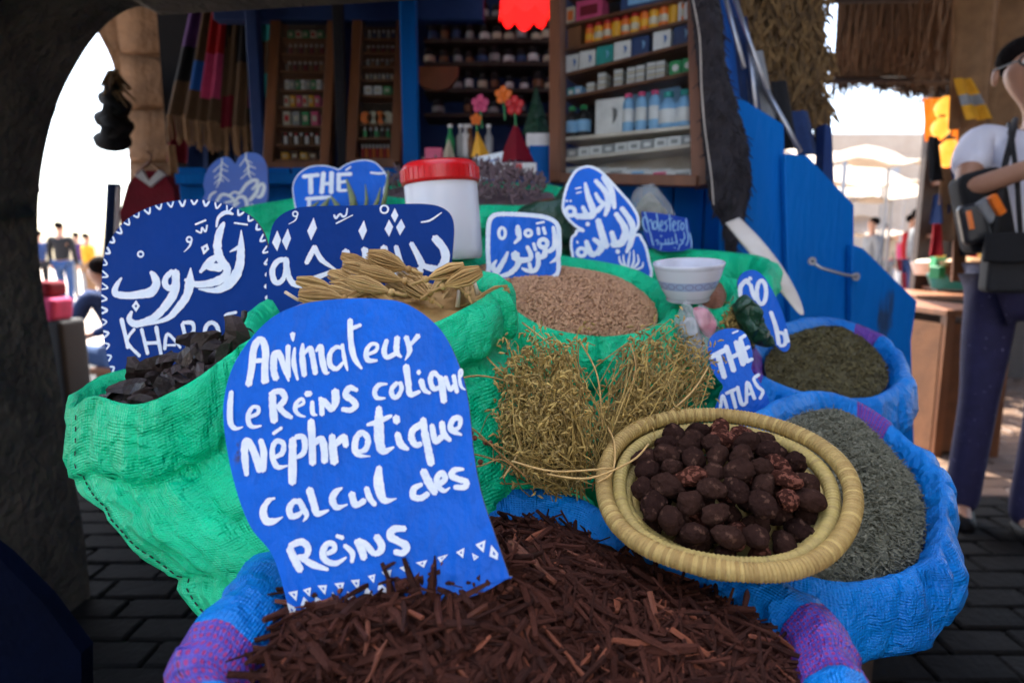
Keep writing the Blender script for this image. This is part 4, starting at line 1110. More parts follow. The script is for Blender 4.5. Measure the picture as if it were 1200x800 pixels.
bag('', [(796, 380), (812, 372), (822, 395), (824, 420), (808, 412)], .98, MAT['p_grey'], 'grey_packet', th=.03, fr=45, parent=pb)
# pale long blade
g = G(); cen = catmull([tuple(P(858, 258, 1.50)), tuple(P(882, 285, 1.44)), tuple(P(908, 318, 1.38)), tuple(P(928, 348, 1.32)), tuple(P(940, 369, 1.28))], 5); m_ = len(cen)
vs = []
for i, p in enumerate(cen):
    t = i / (m_ - 1); w_ = .022 * math.sin(math.pi * (.28 + .7 * t)) ** .8 + .001; p = Vector(p); tv = Vector(cen[min(i + 1, m_ - 1)]) - Vector(cen[max(i - 1, 0)]); s = tv.cross(FW).normalized()
    for k in range(10):
        a = k / 10 * 6.283; vs.append(p + s * w_ * math.cos(a) + FW * w_ * .35 * math.sin(a))
fs = [(i * 10 + k, i * 10 + (k + 1) % 10, (i + 1) * 10 + (k + 1) % 10, (i + 1) * 10 + k) for i in range(m_ - 1) for k in range(10)] + [tuple(range(9, -1, -1)), tuple(range((m_ - 1) * 10, m_ * 10))]
fixn(mk('pale_blade', vs, fs, MAT['ivory'], None, True, label='long pale tapering blade leaning against the blue door boards', cat='blade'))
# ================================================================ SETTING
def ground():
    g = G(); g.add([(-60, -12, 0), (60, -12, 0), (60, 90, 0), (-60, 90, 0)], [(0, 1, 2, 3)])
    return g.mk('street', MAT['floor_far'], kind='structure')
street = ground()
g = G(); g.add([(-4, -2, .004), (7, -2, .004), (7, 7.5, .004), (-4, 7.5, .004)], [(0, 1, 2, 3)])
pavement = g.mk('pavement', MAT['joint'], kind='structure')
pv = []
for q in range(6):
    g = G(); g.box((0, 0, 0), (.192, .092, .022)); v = np.array([tuple(a) for a in g.v]); v += rng.normal(0, .0015, v.shape)
    pv.append((newmesh('paver', v, g.f, MAT['paver'], False, random.random()), newmesh('paver', v, g.f, MAT['paver_w'], False, random.random())))
    for m_ in pv[-1]:
        bm = bmesh.new(); bm.from_mesh(m_); bmesh.ops.bevel(bm, geom=bm.edges[:], offset=.006, segments=1, affect='EDGES'); bm.to_mesh(m_); bm.free()
random.seed(21); npv = 0; gdark = []; cand = []
for iy in range(0, 62):
    for ix in range(0, 30):
        x = .1 + ix * .2 + (.1 if iy % 2 else 0); y = .75 + iy * .1
        d = (Vector((x, y, 0)) - CAM); dd = d.dot(FW); px = 600 + d.x / dd * FPX; py = 400 - d.dot(UP) / dd * FPX
        if 985 < px < 1290 and 380 < py < 900: cand.append((dd, x, y))
for ix in range(0, 14):
    for iy in range(0, 16):
        x = -1.9 + ix * .2 + (.1 if iy % 2 else 0); y = .9 + iy * .1
        d = (Vector((x, y, 0)) - CAM); dd = d.dot(FW); px = 600 + d.x / dd * FPX; py = 400 - d.dot(UP) / dd * FPX
        if 60 < px < 300 and 500 < py < 900: cand.append((dd, x, y))
cand.sort()
for k_, (dd, x, y) in enumerate(cand):
    M4 = Matrix.Translation((x, y, .010 + random.uniform(-.002, .002))) @ Euler((random.gauss(0, .012), random.gauss(0, .012), random.gauss(0, .01))).to_matrix().to_4x4()
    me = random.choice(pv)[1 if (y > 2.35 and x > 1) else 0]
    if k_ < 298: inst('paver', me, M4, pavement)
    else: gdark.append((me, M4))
if gdark:
    ms_ = {}
    V = []; F = []; b = 0
    for me, M4 in gdark:
        a = np.array([tuple(M4 @ v.co) for v in me.vertices]); V.append(a); F += [tuple(i + b for i in p.vertices) for p in me.polygons]; b += len(a)
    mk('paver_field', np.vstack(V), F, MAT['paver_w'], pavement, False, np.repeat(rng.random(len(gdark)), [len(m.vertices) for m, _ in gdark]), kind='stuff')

def slab(name, pts, depthvec, mat, parent=None, **kw):
    g = G(); g.prism(pts, depthvec); o = g.mk(name, mat, parent, **kw)
    bm = bmesh.new(); bm.from_mesh(o.data); bmesh.ops.triangulate(bm, faces=[f for f in bm.faces if len(f.verts) > 4]); bmesh.ops.recalc_face_normals(bm, faces=bm.faces); bm.to_mesh(o.data); bm.free(); return o
# ---- near dark stone arch (left)
YA = 1.32
def AY(x, y, Y):
    x = float(x); y = float(y)
    r = FW + (x - 600) / FPX * RT - (y - 400) / FPX * UP; return CAM + r * ((Y - CAM.y) / r.y)
arch = thing('stone_arch', (-1.3, YA, 0), 'dark old stone archway framing the bright opening on the left', 'arch')
YF = 1.66
inner = [(128, 900), (112, 760), (100, 640), (84, 540), (66, 430), (50, 340), (44, 260), (50, 190), (66, 125), (88, 78), (112, 42), (138, 18), (165, 8), (188, 18)]
innerW = [AY(x, y, YF) for x, y in inner]; innerW = [Vector((p.x, YA, p.z)) for p in innerW]; innerW = [Vector(p) for p in catmull([tuple(p) for p in innerW], 4)]
for p in innerW:
    if p.z < 0: p.z = 0
zt = 3.2
outer = [Vector((innerW[-1].x + .9, YA, innerW[-1].z + .05)), Vector((innerW[-1].x + .9, YA, zt)), Vector((-2.6, YA, zt)), Vector((-2.6, YA, 0))]
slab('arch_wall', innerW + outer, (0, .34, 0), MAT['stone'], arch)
# stones of the pier and of the arch ring, proud of the wall face
random.seed(31)
def rock(c, s, mat, parent, nm='stone', rot=0):
    bm = bmesh.new(); bmesh.ops.create_cube(bm, size=1); bmesh.ops.subdivide_edges(bm, edges=bm.edges[:], cuts=2, use_grid_fill=True)
    for v in bm.verts:
        p = v.co.copy(); k = max(abs(p.x), abs(p.z)); p *= 1 - .10 * (p.length - .5)
        v.co = Vector((p.x * s[0], p.y * s[1], p.z * s[2])) + Vector([random.gauss(0, .0045) for _ in range(3)])
    me = bpy.data.meshes.new(nm); bm.to_mesh(me); bm.free(); me.materials.append(mat); me.polygons.foreach_set('use_smooth', [True] * len(me.polygons))
    return inst(nm, me, Matrix.Translation(c) @ Matrix.Rotation(rot, 4, 'Y'), parent)
z = 0.0
while z < 2.0:
    h = random.uniform(.17, .27); zc = z + h / 2
    xi = np.interp(zc, [p.z for p in innerW[:44]], [p.x for p in innerW[:44]]) if zc < max(p.z for p in innerW) else -.9
    x = xi - .012
    while x > -1.75:
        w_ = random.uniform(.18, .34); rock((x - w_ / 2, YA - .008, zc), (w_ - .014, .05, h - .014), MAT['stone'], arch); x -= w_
    # reveal stones
    if zc < 1.3: rock((xi - .036, YA + .16, zc), (.05, .30, h - .014), MAT['stone'], arch)
    z += h
for i in range(24, len(innerW) - 2, 3):
    b_i = min(i + 3, len(innerW) - 1)
    a, b = innerW[i], innerW[b_i]; mid = (a + b) / 2; t = (b - a); nrm = Vector((t.z, 0, -t.x)).normalized()
    if nrm.z < 0 and nrm.x > 0 and i < 40: nrm = -nrm
    cc = Vector((-.78, 0, 1.35)); 
    if (mid - Vector((cc.x, YA, cc.z))).dot(nrm) < 0: nrm = -nrm
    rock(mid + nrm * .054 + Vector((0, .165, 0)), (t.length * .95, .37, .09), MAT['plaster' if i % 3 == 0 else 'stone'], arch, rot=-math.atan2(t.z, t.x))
# navy plank bottom left
slab('navy_plank', [AY(-60, 610, .95), AY(0, 655, .95), AY(50, 705, .95), AY(95, 765, .95), AY(96, 900, .95), AY(-60, 900, .95)], (0, .03, 0), MAT['navyw'], label='dark navy slanted plank at the foot of the stone pier, bottom left corner', cat='plank')
# ---- second arch, sandstone
YB = 3.0
a2 = thing('sandstone_arch', (AY(160, 300, YB).x, YB, 0), 'brown sandstone arch standing behind the dark arch, in shade', 'arch')
prof = [(148, 470), (150, 300), (152, 200), (149, 160), (140, 110), (130, 70), (114, 38)]
pw = [AY(x, y, YB) for x, y in prof]; pw = [Vector(p) for p in catmull([tuple(p) for p in pw], 3)]
for p in pw: p.z = max(p.z, 0)
xr = AY(330, 300, YB).x
slab('arch_body', pw + [AY(112, -60, YB), Vector((xr, YB, AY(112, -60, YB).z)), Vector((xr, YB, 0))], (0, .8, 0), MAT['sand'], a2)
for zc in np.arange(.12, 2.4, .24):
    x = AY(153, 300, YB).x + .04
    while x < xr - .1:
        w_ = random.uniform(.22, .40)
        if x + w_ < xr + .1: rock((x + w_ / 2, YB - .006, zc), (w_ - .015, .05, .225), MAT['sand'], a2, 'stone')
        x += w_
# ---- things hung at the arch
def cloth(name, label, cat, top, bot, w0, w1, bands, depth=.03, folds=2, parent=None, group=None, fringe=None, seed=0, sub='band'):
    """hanging cloth with folds between two points; bands: list of (fraction, material)"""
    top = Vector(top); bot = Vector(bot); t = thing(name, bot, label, cat, group)
    a = 0
    for bi, (fr_, mt) in enumerate(bands):
        g = G(); n = 14; k = 4; vs = []
        for j in range(k + 1):
            s = a + (fr_ - a) * j / k; c = top.lerp(bot, s); w_ = w0 + (w1 - w0) * s
            for i in range(n + 1):
                u_ = i / n - .5; vs.append(c + Vector((u_ * w_, depth * math.sin(u_ * folds * 6.28 + seed + s * .8) * (.4 + .6 * s), 0)))
        m_ = n + 1; b0 = len(vs); vs += [v + Vector((0, .004, 0)) for v in vs]
        fs = [(j * m_ + i, j * m_ + i + 1, (j + 1) * m_ + i + 1, (j + 1) * m_ + i) for j in range(k) for i in range(n)]
        fs += [(b0 + q[3], b0 + q[2], b0 + q[1], b0 + q[0]) for q in fs[:k * n]]
        g.add(vs, fs); g.mk(sub, MAT[mt], t, True); a = fr_
    if fringe:
        g = G()
        for i in range(14):
            u_ = (i + .5) / 14 - .5; p = bot + Vector((u_ * w1, depth * math.sin(u_ * folds * 6.28 + seed + .8), 0)); g.tube([p, p + Vector((random.gauss(0, .006), 0, -fringe * random.uniform(.6, 1)))], .004, 4)
        g.mk('fringe', MAT['c_tan'], t)
    return t
DS = 2.45  # scarf tans use a darkened cloth colour for the shade under the roof
sc_ = [((238, 35), (208, 135), 16, 22, [(.5, 'c_purple'), (.75, 'c_black'), (1, 'tan_shaded')]), ((252, 30), (228, 140), 14, 18, [(.6, 'tan_shaded'), (.8, 'c_blue'), (1, 'tan_shaded')]),
       ((262, 28), (243, 142), 12, 16, [(.55, 'c_red'), (.85, 'c_pink'), (1, 'tan_shaded')]), ((272, 26), (256, 146), 12, 14, [(.5, 'c_black'), (1, 'tan_shaded')]),
       ((280, 24), (268, 150), 12, 16, [(.4, 'tan_shaded'), (.8, 'tan_shaded'), (1, 'c_maroon')]), ((290, 22), (280, 148), 12, 16, [(.6, 'c_black'), (1, 'tan_shaded')]),
       ((298, 20), (292, 145), 12, 14, [(.45, 'c_red'), (.65, 'tan_shaded'), (.9, 'c_pink'), (1, 'tan_shaded')]), ((312, 12), (305, 145), 14, 16, [(.5, 'c_teal'), (.7, 'tan_shaded'), (.85, 'c_teal'), (1, 'tan_shaded')])]
nmz = ['purple and navy', 'brown and blue', 'red and hot pink', 'black and brown', 'brown and tan striped', 'navy and tan', 'bright pink and red', 'teal-green']
for i, (a, b, w0, w1, bands) in enumerate(sc_):
    cloth('hanging_scarf', nmz[i] + ' scarf hanging in the dark row left of the cabinets', 'scarf', P(a[0], a[1] - 60, DS), P(b[0], b[1], DS - .02 * (i % 3)), w0 / FPX * DS * 1.2, w1 / FPX * DS * 1.25, bands, .015, 1.5, group='scarves hanging left of the kiosk', fringe=.12, seed=i)
for i, (x0, x1, yb, mt) in enumerate(((205, 214, 190, 'c_maroon'), (228, 240, 200, 'c_navy'), (250, 262, 215, 'c_black'), (268, 290, 205, 'c_navy'), (292, 312, 200, 'c_black'))):
    cloth('hanging_garment', ['dark maroon', 'dark navy', 'black', 'wide dark navy', 'wide black'][i] + ' garment hanging low behind the scarves and the fir-tree sign', 'garment', P(x0 + 6, 90, 2.62), P((x0 + x1) / 2, yb, 2.6), .06, .09, [(1, mt)], .02, 1, seed=i, sub='cloth')
# red sweater on a hanger
rs = thing('red_sweater', P(172, 262, 2.2), 'dark red sweater with white collar on a hanger, above the round navy sign', 'sweater')
g = G(); vs = []
pts_ = [(150, 215), (160, 204), (170, 200), (182, 200), (194, 206), (203, 222), (208, 262), (200, 270), (196, 300), (146, 300), (142, 265), (140, 250)]
slab('sweater_body', [P(x, y, 2.2) for x, y in pts_], (0, .06, 0), MAT['c_maroon'], rs)
slab('white_collar', [P(x, y, 2.19) for x, y in ((158, 206), (166, 199), (174, 212), (186, 199), (193, 205), (176, 219))], (0, .02, 0), MAT['c_white'], rs)
g = G(); g.tube([P(160, 204, 2.22), P(176, 190, 2.22), P(192, 202, 2.22)], .006, 5); g.tube([P(176, 190, 2.22), P(178, 182, 2.22), P(172, 178, 2.22)], .004, 5); g.mk('hanger', MAT['wood_or'], rs)
cloth('striped_garment', 'blue garment with white stripe hanging left of the red sweater', 'garment', P(133, 215, 2.3), P(130, 300, 2.3), .05, .05, [(1, 'c_navy')], .01, 1)
cloth('white_garment', 'thin white strip of cloth hanging between the bright opening and the striped garment', 'garment', P(139, 218, 2.27), P(136, 300, 2.27), .018, .02, [(1, 'c_white')], .004, 1, sub='cloth')
cloth('yellow_shawl', 'mustard yellow shawl hanging right of the red sweater', 'shawl', P(200, 170, 2.3), P(207, 225, 2.3), .03, .04, [(.6, 'c_tan'), (1, 'c_brown')], .012, 1)
hb = thing('hat_bundle', P(132, 165, 2.5), 'bundle of tan fringed hats over black cloth hung in the bright opening', 'hats')
ORG[hb] = P(132, 165, 2.5)
random.seed(9)
g = G()
for _ in range(160):
    p = P(random.gauss(132, 4), random.uniform(82, 118), 2.5 + random.gauss(0, .02)); g.tube([p, p + Vector((random.gauss(0, .02), random.gauss(0, .02), -.05))], [.006, .003], 4, random.random())
g.mk('tan_fringe', MAT['thatch'], hb, kind='stuff')
for (x, y, r, ax) in ((131, 112, .05, .5), (134, 124, .06, -.3), (131, 136, .065, .4), (134, 148, .07, -.2), (131, 160, .07, .3)):
    g = G(); g.lathe(P(x, y, 2.5), [(0, .05), (r * .45, .045), (r * .6, .01), (r, -.012), (r * .96, -.03), (r * .5, -.05), (0, -.05)], 14, (ax, -.6, .8)); g.mk('dark_hat', MAT['black'], hb, True)

# ---- blue kiosk
ks = thing('blue_kiosk', (.05, 2.6, 0), 'blue wooden market kiosk with dark interior behind the spice sacks', 'kiosk')
YK = 2.15
def boards(nm, x0, x1, ytop_px, ybot, Y, n, mat='blue', parent=ks):
    a = AY(x0, ytop_px, Y); b = AY(x1, ytop_px, Y); zb = ybot
    for i in range(n):
        xa = a.x + (b.x - a.x) * i / n + .003; xb = a.x + (b.x - a.x) * (i + 1) / n - .003
        g = G(); g.box(((xa + xb) / 2, Y + random.uniform(-.004, .004), (a.z + zb) / 2), (xb - xa, .025, a.z - zb)); bevel(g.mk('board', MAT[mat], parent), .003, 1)
boards('front', 210, 640, 197, 0, 2.2, 13); boards('front', 640, 900, 214, 0, 2.08, 7)
g = G(); g.box((AY(640, 200, 2.2).x - .3, 2.16, AY(640, 212, 2.16).z), (1.9, .12, .035)); bevel(g.mk('counter_top', MAT['blue'], ks), .004)
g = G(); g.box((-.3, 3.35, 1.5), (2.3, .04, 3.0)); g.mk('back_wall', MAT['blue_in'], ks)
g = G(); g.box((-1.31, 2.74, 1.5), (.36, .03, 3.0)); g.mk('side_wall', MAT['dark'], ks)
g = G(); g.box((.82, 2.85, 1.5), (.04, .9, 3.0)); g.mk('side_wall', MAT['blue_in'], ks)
g = G(); g.box((-.25, 2.75, 2.62), (2.4, 1.3, .05)); g.mk('roof', MAT['wood_dark'], ks)
def vpost(x0, x1, Y, mat='blue', yb=200, th=.05):
    a = AY(x0, yb, Y); b = AY(x1, yb, Y); g = G(); g.box(((a.x + b.x) / 2, Y, (a.z + 2.6) / 2), (b.x - a.x, th, 2.6 - a.z)); bevel(g.mk('post', MAT[mat], ks), .003, 1)
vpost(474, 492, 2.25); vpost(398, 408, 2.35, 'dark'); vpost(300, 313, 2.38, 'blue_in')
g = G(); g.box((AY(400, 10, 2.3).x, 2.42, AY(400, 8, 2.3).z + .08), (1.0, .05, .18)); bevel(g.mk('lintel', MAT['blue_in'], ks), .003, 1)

# small goods -------------------------------------------------
def carton(name, label, cat, c, size, rot, mat, face=None, group=None):
    q = rot; t = G(); t.box((0, 0, 0), size); 
    o = t.mk(name, MAT[mat]); ORG[o] = Vector((0, 0, -size[2] / 2)); o.matrix_world = Matrix.Translation(Vector(c)) @ q.to_4x4() @ Matrix.Translation((0, 0, -size[2] / 2)) ; bevel(o, .0015, 1)
    meta(o, label, cat, group)
    if face:
        g = G(); w_, d_, h_ = size; fw, fh, kind, fm = face
        y = -d_ / 2 - .0008
        if kind == 'r': g.add([(-fw / 2, y, -fh / 2), (fw / 2, y, -fh / 2), (fw / 2, y, fh / 2), (-fw / 2, y, fh / 2)], [(0, 1, 2, 3)])
        elif kind == 'c': g.add([(fw / 2 * math.cos(a), y, fh / 2 * math.sin(a)) for a in [k * .5236 for k in range(12)]], [tuple(range(12))])
        elif kind == 'w':   # wave mark
            for s in (-1, 1):
                pts_ = [(fw / 2 * math.cos(a) * .8, fh / 2 * math.sin(a)) for a in [(-.9 + k * .25) * s for k in range(9)]]
                for k in range(8):
                    (x0, z0), (x1, z1) = pts_[k], pts_[k + 1]; w2 = fh * .13 * math.sin(math.pi * (k + .5) / 8)
                    g.add([(x0 - w2, y, z0 - w2), (x1 - w2, y, z1 - w2), (x1 + w2, y, z1 + w2), (x0 + w2, y, z0 + w2)], [(0, 1, 2, 3)])
        f = g.mk('printed_mark', MAT[fm], o); f.location = (0, 0, 0)
    return o
def bottle(name, label, cat, base, prof, mats, group=None, n=14):
    """prof: list of (part name, [(r,h)..], material)"""
    t = thing(name, base, label, cat, group)
    for nm, pr_, mt in prof:
        g = G(); g.lathe(base, pr_, n); fixn(g.mk(nm, MAT[mt], t, True))
    return t
def cyl(r, h0, h1): return [(0, h0), (r * .96, h0), (r, h0 + (h1 - h0) * .06), (r, h1 - (h1 - h0) * .06), (r * .96, h1), (0, h1)]

# ---- glass cabinet (right)
PLf = lambda y, o=0: P(659, y, 1.98); PRf = lambda y, o=0: P(812, y, 1.78)
vX = (PRf(100) - PLf(120)); vX.z = 0; vX.normalize(); vN = Vector((vX.y, -vX.x, 0))   # towards the viewer
vR = Matrix((vX, -vN, Vector((0, 0, 1)))).transposed()
gc = thing('glass_cabinet', PLf(206) - Vector((0, 0, .02)), 'brown wooden glass-fronted cabinet full of packets and bottles, top right of the sacks', 'cabinet')
def fr(a, b, w_, dp=.05, nm='frame', mat='wood', off=0): g = G(); g.bar(a + vN * off, b + vN * off, dp, w_, upv=vX if abs((b - a).normalized().z) > .5 else (0, 0, 1)); bevel(g.mk(nm, MAT[mat], gc), .003, 1)
TL, TR, BL_, BR_ = PLf(-60), PRf(-80), PLf(209), PRf(214)
g = G(); g.bar(PLf(-60) - vX * .014, PLf(216) - vX * .014, .05, .034, upv=vX); 
fr(P(655, -60, 1.98), P(655, 215, 1.98), .040, off=.01); fr(P(815, -80, 1.78), P(822, 220, 1.78), .044, off=.01)
fr(BL_ - vX * .02, BR_ + vX * .02, .032, off=.012)
rows = [(-8, -40), (30, -6), (59, 22), (88, 49), (115, 84), (163, 148), (187, 170)]
def shelfp(ri, t): return PLf(rows[ri][0]).lerp(PRf(rows[ri][1]), t)
for i in range(len(rows)):
    a, b = shelfp(i, 0), shelfp(i, 1); g = G(); g.bar(a - vN * .07, b - vN * .07, .13, .011); bevel(g.mk('shelf', MAT['wood' if i < 5 else 'ivory'], gc), .002, 1)
g = G(); a, b = (TL + BL_) / 2, (TR + BR_) / 2; 
slab('back_panel', [TL - vN * .15, TR - vN * .15, BR_ - vN * .15, BL_ - vN * .15], -vN * .01, MAT['dark'], gc)
slab('sky_reflection_panel', [p - vN * .148 for p in (PLf(160), PRf(150), BR_, BL_)], vN * .004, MAT['ivory'], gc)  # pale panel stands for bright sky reflected in the lower glass
slab('side_panel', [TR + vX * .012, BR_ + vX * .02, BR_ + vX * .02 - vN * .15, TR + vX * .012 - vN * .15], vX * .008, MAT['wood'], gc)
def onshelf(ri, t, h=0, back=.05): return shelfp(ri, t) - vN * back + Vector((0, 0, .006 + h))
pu = .0027
for i in range(11):   # tall cans
    t = .19 + i * .072; h = .052 + .006 * (i > 5); b = onshelf(2, t, 0, .04); r = .0155
    bottle('spray_can', ['orange', 'yellow'][i % 2] + ' tall tin with ' + ['red', 'orange'][i % 2] + ' cap on the second shelf of the glass cabinet', 'tin', b, [('can_body', cyl(r, 0, h), 'p_yellow' if i % 2 else 'p_orange'), ('paper_label', cyl(r * 1.03, h * .28, h * .66), 'p_cream' if i % 3 else 'p_yellow'), ('cap', cyl(r * .86, h, h + .012), 'p_red')], None, group='tall tins in the glass cabinet')
carton('carton', 'brown carton at the left end of the tins shelf in the glass cabinet', 'carton', onshelf(2, .07, .035), (.045, .05, .07), vR, 'p_brown')
carton('carton', 'pink carton on the top shelf of the glass cabinet', 'carton', onshelf(1, .20, .03), (.09, .06, .065), vR, 'p_pink', (.06, .03, 'r', 'p_maroon'))
carton('carton', 'narrow cream carton beside the pink one in the glass cabinet', 'carton', onshelf(1, .04, .028), (.03, .05, .055), vR, 'p_cream', (.02, .03, 'r', 'p_orange'))
carton('carton', 'wide navy carton on the top shelf of the glass cabinet', 'carton', onshelf(1, .68, .022), (.19, .06, .045), vR, 'p_navy', (.14, .02, 'r', 'p_sky'))
carton('carton', 'white carton with blue mark at the right end of the tins shelf', 'carton', onshelf(2, .95, .03), (.06, .05, .06), vR, 'p_white', (.03, .03, 'w', 'p_blue'))
tt = [(.05, 'p_white'), (.18, 'p_white'), (.32, 'p_teal'), (.46, 'p_white'), (.60, 'p_navy'), (.76, 'p_white'), (.91, 'p_navy')]
for i, (t, mt) in enumerate(tt): carton('carton', {'p_white': 'square white carton with blue wave mark', 'p_teal': 'teal carton with white mark', 'p_navy': 'dark teal-blue carton with pale mark'}[mt] + ' on the third shelf of the glass cabinet', 'carton', onshelf(3, t, .030), (.055 if i else .045, .05, .056), vR, 'p_teal' if mt == 'p_teal' else mt, (.030, .030, 'w', 'p_blue' if mt == 'p_white' else 'p_sky'), group='square cartons on the third shelf')
for i, (t, h, n_) in enumerate(((.21, .030, 3), (.30, .052, 5), (.43, .052, 5), (.53, .050, 5), (.60, .050, 5), (.68, .052, 5), (.75, .05, 5))):
    st = thing('packet_stack', onshelf(4, t), 'stack of flat white and grey packets, %s from the left on the fourth cabinet shelf' % ['first', 'second', 'third', 'fourth', 'fifth', 'sixth', 'seventh'][i], 'packets', 'packet stacks on the fourth shelf')
    for k in range(n_):
        g = G(); g.box(onshelf(4, t, h / n_ * (k + .5)), (.026, .05, h / n_ * .55), vR); g.mk('packet', MAT['p_white' if k % 2 == 0 else 'p_cream'], st)
        g = G(); g.box(onshelf(4, t, h / n_ * (k + 1)), (.028, .052, h / n_ * .35), vR); g.mk('packet', MAT['p_grey'], st)
for i, t in enumerate((.86, .95)): carton('carton', ['green carton with pale mark, left of two', 'green carton with pale mark, right of two'][i] + ' on the fourth cabinet shelf', 'carton', onshelf(4, t, .022), (.036, .05, .042), vR, 'p_green', (.02, .02, 'c', 'p_white'))
for i, t in enumerate((.04, .10)): carton('carton', ['small teal packet at the left end', 'small sky-blue packet second from the left'][i] + ' of the fourth cabinet shelf', 'carton', onshelf(4, t, .015), (.026, .04, .03), vR, ['p_teal', 'p_sky'][i], (.014, .012, 'r', 'p_white'))
for i, t in enumerate((.045, .14)):
    b = onshelf(5, t, 0, .035); bottle('bottle', ['leftmost', 'second'][i] + ' dark bottle with green cap and blue-white label on the fifth cabinet shelf', 'bottle', b, [('glass_body', [(0, 0), (.022, 0), (.024, .006), (.024, .062), (.019, .074), (.009, .082), (.009, .086), (0, .086)], 'p_black'), ('paper_label', cyl(.0247, .014, .052), 'p_sky'), ('cap', cyl(.012, .086, .098), 'p_green')], None)
carton('clear_pouch', 'large pale clear pouch with dark curled mark on the fifth cabinet shelf', 'pouch', onshelf(5, .35, .055), (.095, .03, .11), vR, 'p_white', (.05, .06, 'w', 'p_grey'))
for i, t in enumerate((.50, .60, .70)):
    b = onshelf(5, t, 0, .035); bottle('bottle', ['left', 'middle', 'right'][i] + ' slim clear bottle with pink cap on the fifth cabinet shelf', 'bottle', b, [('bottle_body', [(0, 0), (.017, 0), (.018, .006), (.018, .085), (.014, .098), (.008, .104), (0, .104)], 'p_sky'), ('paper_label', cyl(.0186, .03, .07), 'p_white'), ('cap', cyl(.012, .104, .116), 'p_pink')], None)
for i, t in enumerate((.80, .92)):
    b = onshelf(5, t, 0, .035); bottle('jar', ['left', 'right'][i] + ' pale blue jar with teal cap on the fifth cabinet shelf', 'jar', b, [('jar_body', [(0, 0), (.027, 0), (.029, .006), (.029, .066), (.02, .078), (.012, .09), (0, .09)], 'p_sky'), ('paper_label', cyl(.0296, .012, .055), 'p_white'), ('cap', cyl(.015, .09, .106), 'p_teal')], None)
for i in range(10): carton('carton', 'small white and silver packet in the row on the sixth cabinet shelf', 'carton', onshelf(6, .05 + i * .1, .016), (.040, .04, .030), vR, 'p_white' if i % 3 else 'p_grey', (.02, .012, 'r', 'p_grey' if i % 3 else 'p_white'), group='white packets on the sixth cabinet shelf')
b7 = lambda t, h: BL_.lerp(BR_, t) - vN * .05 + Vector((0, 0, .012 + h))
for i in range(6): carton('carton', 'flat white box laid on the bottom of the glass cabinet', 'carton', b7(.09 + i * .165, .014), (.07, .06, .026), vR, 'p_white', (.04, .008, 'r', ['p_sky', 'p_pink', 'p_grey'][i % 3]), group='white boxes at the cabinet bottom')
# pale blue lobed shape standing in for a sign reflected in the glass
cp = Plane(735, 130, 1.9); cp.p0 = PLf(120) - vN * .105; cp.n = vN
slab('sign_reflection', [cp.hit(x, y) for x, y in ((716, 150), (715, 112), (722, 101), (745, 95), (775, 94), (795, 100), (808, 112), (812, 145))], -vN * .005, MAT['p_sky'], label='pale blue round-topped board standing in for a sign reflected in the cabinet glass', cat='board')
m_, nt_, b_, Lk = nodes('pane_glass'); b_.inputs['Transmission Weight'].default_value = 1; b_.inputs['Roughness'].default_value = .0; b_.inputs['IOR'].default_value = 1.45
tr = nt_.nodes.new('ShaderNodeBsdfTransparent'); tr.inputs[0].default_value = (.93, .95, .95, 1); gl = nt_.nodes.new('ShaderNodeBsdfGlossy'); gl.inputs['Roughness'].default_value = .04
fz = nt_.nodes.new('ShaderNodeFresnel'); fz.inputs[0].default_value = 1.5; mxs = nt_.nodes.new('ShaderNodeMixShader'); Lk.new(fz.outputs[0], mxs.inputs[0]); Lk.new(tr.outputs[0], mxs.inputs[1]); Lk.new(gl.outputs[0], mxs.inputs[2]); Lk.new(mxs.outputs[0], nt_.nodes['Material Output'].inputs[0])
MAT['glass'] = m_
slab('glass_pane', [TL + vN * .004, TR + vN * .004, BR_ + vN * .004, BL_ + vN * .004], vN * .003, MAT['glass'], gc)

